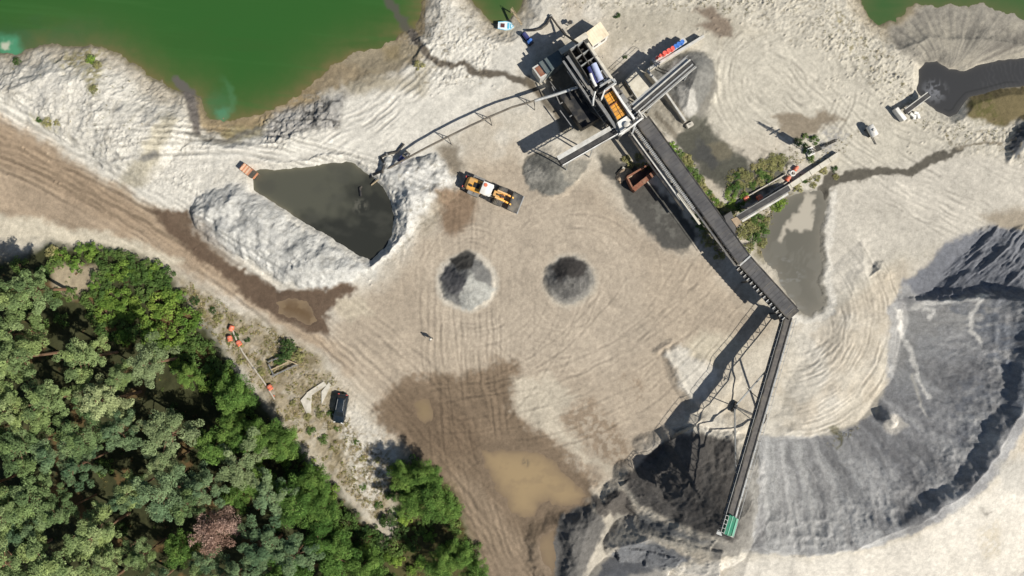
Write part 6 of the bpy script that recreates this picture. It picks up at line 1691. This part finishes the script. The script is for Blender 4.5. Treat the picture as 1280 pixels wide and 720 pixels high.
for nm, lb, pts in (('concrete_slab', 'angled pale concrete strip in the scrub beside the black car', ((376, 500), (384, 491), (405, 477), (409, 481), (390, 494), (389, 516), (384, 518))), ('concrete_slab', 'small pale concrete strip east of the grassy square near the car', ((402, 489), (411, 478), (414, 481), (405, 500), (402, 505)))):
    pp_ = [G0(*q) for q in pts]; z = max(q.z for q in pp_); c = pp_[0]; t = thing(nm, lb, 'slab', (c.x, c.y, z)); MB().prism([q[:2] for q in pp_], z - .6, z + .16).build('slab', M['concrete'], t, bevel=.03)
    MB().beam((pp_[1].x, pp_[1].y, z + .2), (pp_[2].x, pp_[2].y, z + .2), .12, .08).build('kerb', M['concrete'], t)

# ---- wheel loader
p = W(613, 240, 1.5); zl = zg(p); LD = thing('wheel_loader', 'orange yellow wheel loader with white cab roof and grey bucket in the yard', 'wheel loader', (p.x, p.y, zl), None, R(-22))
def lb_(mb, name, m, par=LD, **k): return mb.build(name, M[m], par, local=True, **k)
rg_ = []
for x, w_, zt in ((-4.05, .72, 1.9), (-3.6, .98, 2.35), (-2.4, 1.0, 2.5), (-1.35, .92, 2.55)):
    rg_.append([(x, -w_, 1.0), (x, w_, 1.0), (x, w_, zt - .22), (x, w_ * .8, zt), (x, -w_ * .8, zt), (x, -w_, zt - .22)])
hd = lb_(MB().loft(rg_), 'engine_hood', 'yellow', bevel=.04)
lb_(MB().box((-2.2, 0, 2.56), (.9, .8, .06)), 'hood_grille', 'steel_black', hd); lb_(MB().cyl((-1.65, .5, 2.5), (-1.65, .5, 3.1), .09, .09, 10), 'exhaust', 'steel_black', hd); lb_(MB().cyl((-3.0, -.3, 2.5), (-3.0, -.3, 2.75), .2, .2, 12), 'air_cleaner', 'steel_black', hd)
lb_(MB().box((-4.15, 0, 1.15), (.5, 2.3, .8)), 'counterweight', 'steel_dark', bevel=.06)
for s in (-1, 1): lb_(MB().box((-2.35, s * 1.22, 1.62), (1.9, .62, .1)), 'mudguard', 'steel_grey', bevel=.03); lb_(MB().box((-4.3, s * .8, 1.7), (.08, .25, .15)), 'tail_light', 'red')
lb_(MB().box((-1.6, 0, .95), (4.4, .9, .7)), 'rear_frame', 'steel_dark')
cabm = MB()
for x in (-1.2, .15):
    for y in (-.8, .8): cabm.beam((x, y, 1.5), (x * .95, y * .93, 3.3), .11, .11)
lb_(cabm, 'cab_pillar', 'steel_black'); lb_(MB().box((-.53, 0, 2.1), (1.28, 1.54, 1.9)), 'cab_glass', 'glass'); lb_(MB().box((-.55, 0, 3.38), (1.75, 1.95, .2)), 'cab_roof', 'white', bevel=.08)
lb_(MB().lathe([(.3, 0), (.26, .1), (.001, .12)], (-.9, .5, 3.48), 'z', 14), 'roof_beacon', 'orange'); lb_(MB().box((.35, -.55, 3.34), (.12, .22, .12)), 'work_light', 'white'); lb_(MB().box((.35, .55, 3.34), (.12, .22, .12)), 'work_light', 'white')
lb_(MB().box((-.4, -1.15, 1.5), (1.6, .5, .1)), 'step_platform', 'steel_black'); lb_(MB().box((-.4, 1.15, 1.5), (1.6, .5, .1)), 'step_platform', 'steel_black')
lb_(MB().box((1.4, 0, 1.3), (1.8, .95, 1.1)), 'front_frame', 'yellow', bevel=.05)
for s in (-1, 1):
    am = MB(); am.beam((.95, s * .55, 2.15), (2.6, s * .55, 1.75), .24, .5); am.beam((2.6, s * .55, 1.75), (3.5, s * .55, .65), .24, .42); lb_(am, 'lift_arm', 'yellow')
    lb_(MB().cyl((1.0, s * .85, 1.2), (2.5, s * .7, 1.5), .1, .1, 10), 'lift_cylinder', 'steel_grey')
lb_(MB().cyl((1.2, 0, 2.05), (2.6, 0, 2.1), .13, .13, 10), 'tilt_cylinder', 'steel_black'); lb_(MB().box((2.05, 0, 1.95), (.5, .5, .4), .3), 'tilt_link', 'rust')
bk = MB(); prof = [(3.35, 1.55), (3.3, 1.0), (3.4, .5), (3.7, .2), (4.5, .1), (5.0, .08)]; inn = [(5.0, .14), (4.5, .17), (3.75, .28), (3.5, .55), (3.4, 1.0), (3.45, 1.55)]
bk.loft([[(x, y, z) for x, z in prof + inn] for y in (-1.45, 1.45)])
bk_o = lb_(bk, 'bucket', 'steel_dark')
for s in (-1.45, 1.45): lb_(MB().loft([[(x, s + d, z) for x, z in ((3.35, 1.55), (3.3, 1.0), (3.4, .5), (3.7, .2), (5.0, .1), (4.2, .8), (3.6, 1.5))] for d in (-.04, .04)]), 'bucket_side', 'steel_dark', bk_o)
lb_(MB().box((5.03, 0, .12), (.16, 2.96, .08)), 'cutting_edge', 'galv', bk_o)
def wheel(par, x, y, r, w_, tm='tyre'):
    wm = MB(); wm.lathe([(r * .5, -w_ * .45), (r * .86, -w_ * .5), (r * .97, -w_ * .38), (r, 0), (r * .97, w_ * .38), (r * .86, w_ * .5), (r * .5, w_ * .45)], (x, y, r), 'y', 26)
    nl = 22
    for k in range(nl):
        th = 2 * math.pi * k / nl; c = Vector((x + math.sin(th) * r * .985, y, r + math.cos(th) * r * .985)); wm.frame(c, Vector((math.cos(th), 0, -math.sin(th))), Vector((0, 1, 0)), Vector((math.sin(th), 0, math.cos(th))), (.1 * r, w_ * .8, .07 * r))
    wo = wm.build('wheel', M[tm], par, local=True)
    rm = MB(); rm.lathe([(.001, -w_ * .36), (r * .48, -w_ * .42), (r * .5, 0), (r * .48, w_ * .42), (.001, w_ * .36)], (x, y, r), 'y', 18); rm.build('rim', M['yellow'] if r > .5 else M['steel_grey'], wo, local=True)
for x in (-2.35, 1.5):
    for s in (-1, 1): wheel(LD, x, s * 1.15, .84, .66)

# ---- car
p = W(425.5, 511, .8); CR = thing('parked_car', 'black estate car parked alone on the pale sand at the edge of the scrub', 'car', (p.x, p.y, zg(p)), None, R(-100))
def cring(x, w_, zb_, zt): return [(x, -w_, zb_), (x, w_, zb_), (x, w_ * 1.0, zt - .2), (x, w_ * .93, zt - .04), (x, w_ * .6, zt), (x, -w_ * .6, zt), (x, -w_ * .93, zt - .04), (x, -w_ * 1.0, zt - .2)]
bd = MB().loft([cring(-2.3, .74, .42, .72), cring(-2.2, .86, .3, .92), cring(-1.5, .9, .24, .98), cring(0, .91, .22, .97), cring(1.1, .9, .24, .96), cring(1.9, .85, .28, .86), cring(2.25, .74, .38, .68)]).build('body', M['carpaint'], CR, local=True, smooth=True)
gl = MB().loft([[(-2.1, -.72, .94), (-2.1, .72, .94), (1.15, .76, .94), (1.15, -.76, .94)], [(-1.75, -.57, 1.44), (-1.75, .57, 1.44), (.35, .6, 1.47), (.35, -.6, 1.47)]]).build('window_glass', M['glass'], CR, local=True)
MB().loft([[(-1.78, -.58, 1.442), (-1.78, .58, 1.442), (.38, .61, 1.472), (.38, -.61, 1.472)], [(-1.6, -.5, 1.5), (-1.6, .5, 1.5), (.2, .54, 1.52), (.2, -.54, 1.52)]]).build('roof', M['carpaint'], CR, local=True, smooth=True)
for s in (-1, 1):
    pm = MB()
    for x0, x1 in ((1.15, .36), (-.55, -.5), (-1.35, -1.2), (-2.1, -1.76)): pm.beam((x0, s * .755, .94), (x1, s * .6, 1.46), .07, .05)
    pm.build('window_pillar', M['carpaint'], CR, local=True)
    MB().beam((-1.6, s * .5, 1.54), (.1, s * .53, 1.56), .04, .04).build('roof_rail', M['galv'], CR, local=True)
    MB().box((1.0, s * .98, .98), (.16, .2, .14)).build('mirror', M['carpaint'], CR, local=True, bevel=.03); MB().box((2.16, s * .58, .7), (.14, .3, .12), -s * .3).build('headlight', M['white'], CR, local=True); MB().box((-2.27, s * .62, .8), (.08, .25, .16)).build('tail_light', M['red'], CR, local=True)
    for x in (-1.35, 1.4): wheel(CR, x, s * .82, .32, .2, 'steel_black')

# ---- person
p = G0(539.5, 423); PS = thing('person', 'person in dark clothes with a pale helmet and vest walking across the yard', 'person', p, None, R(-60)); PS.scale = (1.08, 1.08, 1.05)
vs_ = [((0, 0, .95), .15), ((0, 0, 1.15), .145), ((0, 0, 1.38), .16), ((0, 0, 1.5), .065), ((.02, 0, 1.62), .10), ((.02, 0, 1.72), .085),
       ((0, .10, .92), .10), ((.06, .11, .5), .07), ((-.02, .11, .08), .045), ((.14, .12, .04), .045), ((0, -.10, .92), .10), ((-.02, -.11, .5), .07), ((-.16, -.11, .1), .045), ((-.02, -.12, .04), .045),
       ((0, .2, 1.4), .07), ((-.05, .27, 1.12), .05), ((.08, .26, .88), .04), ((0, -.2, 1.4), .07), ((.02, -.27, 1.12), .05), ((.16, -.25, .92), .04), ((.19, -.25, .84), .032), ((.11, .26, .80), .032)]
ed_ = [(0, 1), (1, 2), (2, 3), (3, 4), (4, 5), (0, 6), (6, 7), (7, 8), (8, 9), (0, 10), (10, 11), (11, 12), (12, 13), (2, 14), (14, 15), (15, 16), (2, 17), (17, 18), (18, 19), (19, 20), (16, 21)]
me = bpy.data.meshes.new('body'); me.from_pydata([v for v, r in vs_], ed_, []); o = bpy.data.objects.new('body', me); COL.objects.link(o); o.parent = PS
sk = o.modifiers.new('skin', 'SKIN'); sk.use_smooth_shade = True
for i, (v, r) in enumerate(vs_): me.skin_vertices[0].data[i].radius = (r, r); me.skin_vertices[0].data[i].use_root = (i == 0)
o.modifiers.new('sub', 'SUBSURF').render_levels = 2; me.materials.append(M['cloth_dark'])
MB().lathe([(.14, 0), (.135, .06), (.1, .12), (.001, .15)], (.02, 0, 1.68), 'z', 16).build('helmet', M['white'], PS, local=True, smooth=True)
MB().loft([[(.17 * math.cos(k * .628) * q, .23 * math.sin(k * .628) * q, z) for k in range(10)] for z, q in ((1.02, .96), (1.2, .95), (1.4, 1.0), (1.49, .6))], caps=False).build('vest', M['cloth_pale'], PS, local=True, smooth=True)
MB().lathe([(.001, -.10), (.07, -.08), (.095, 0), (.08, .07), (.001, .09)], (.03, 0, 1.62), 'z', 14).build('face', M['skin'], PS, local=True, smooth=True)
# ------------------------------------------------------------------ sky, sun, camera
SUN_EL, SH_X, SH_Y = 45.0, -0.865, 0.50          # shadows fall up and to the left in the photo
w = bpy.data.worlds.new('World'); scene.world = w; w.use_nodes = True
nt = w.node_tree
bg = nt.nodes['Background']
sky = nt.nodes.new('ShaderNodeTexSky'); sky.sky_type = 'NISHITA'; sky.sun_disc = False
sky.sun_elevation = R(SUN_EL)
az = math.atan2(-SH_X, -SH_Y)                     # compass bearing of the sun, clockwise from +Y
sky.sun_rotation = az
sky.altitude = 100; sky.dust_density = 1.0
nt.links.new(sky.outputs[0], bg.inputs['Color']); bg.inputs['Strength'].default_value = 0.06
sl = bpy.data.lights.new('sun', 'SUN'); sl.energy = 5.0; sl.angle = R(0.53); sl.color = (1.0, 0.958, 0.89)
so = bpy.data.objects.new('sun', sl); COL.objects.link(so)
ce = math.cos(R(SUN_EL))
to_sun = Vector((-SH_X * ce, -SH_Y * ce, math.sin(R(SUN_EL)))).normalized()
so.rotation_euler = to_sun.to_track_quat('Z', 'Y').to_euler()
so.location = to_sun * 150

cd = bpy.data.cameras.new('camera'); cam = bpy.data.objects.new('camera', cd); COL.objects.link(cam)
cam.location = (0, 0, CAM_H); cam.rotation_euler = (0, 0, 0)
cd.sensor_width = 36.0; cd.lens = 36.0 * CAM_H / (1280 * M_PX)
cd.clip_start = 0.5; cd.clip_end = 9000
scene.camera = cam
vs = scene.view_settings
vs.view_transform = 'Standard'; vs.look = 'None'; vs.gamma = 1.0; vs.use_curve_mapping = False; vs.exposure = 0.28
scene.render.engine = 'CYCLES'
scene.cycles.max_bounces = 5; scene.cycles.diffuse_bounces = 3; scene.cycles.glossy_bounces = 2; scene.cycles.transmission_bounces = 3; scene.cycles.transparent_max_bounces = 4
scene.cycles.use_adaptive_sampling = True; scene.cycles.adaptive_threshold = 0.02
scene.cycles.use_denoising = True
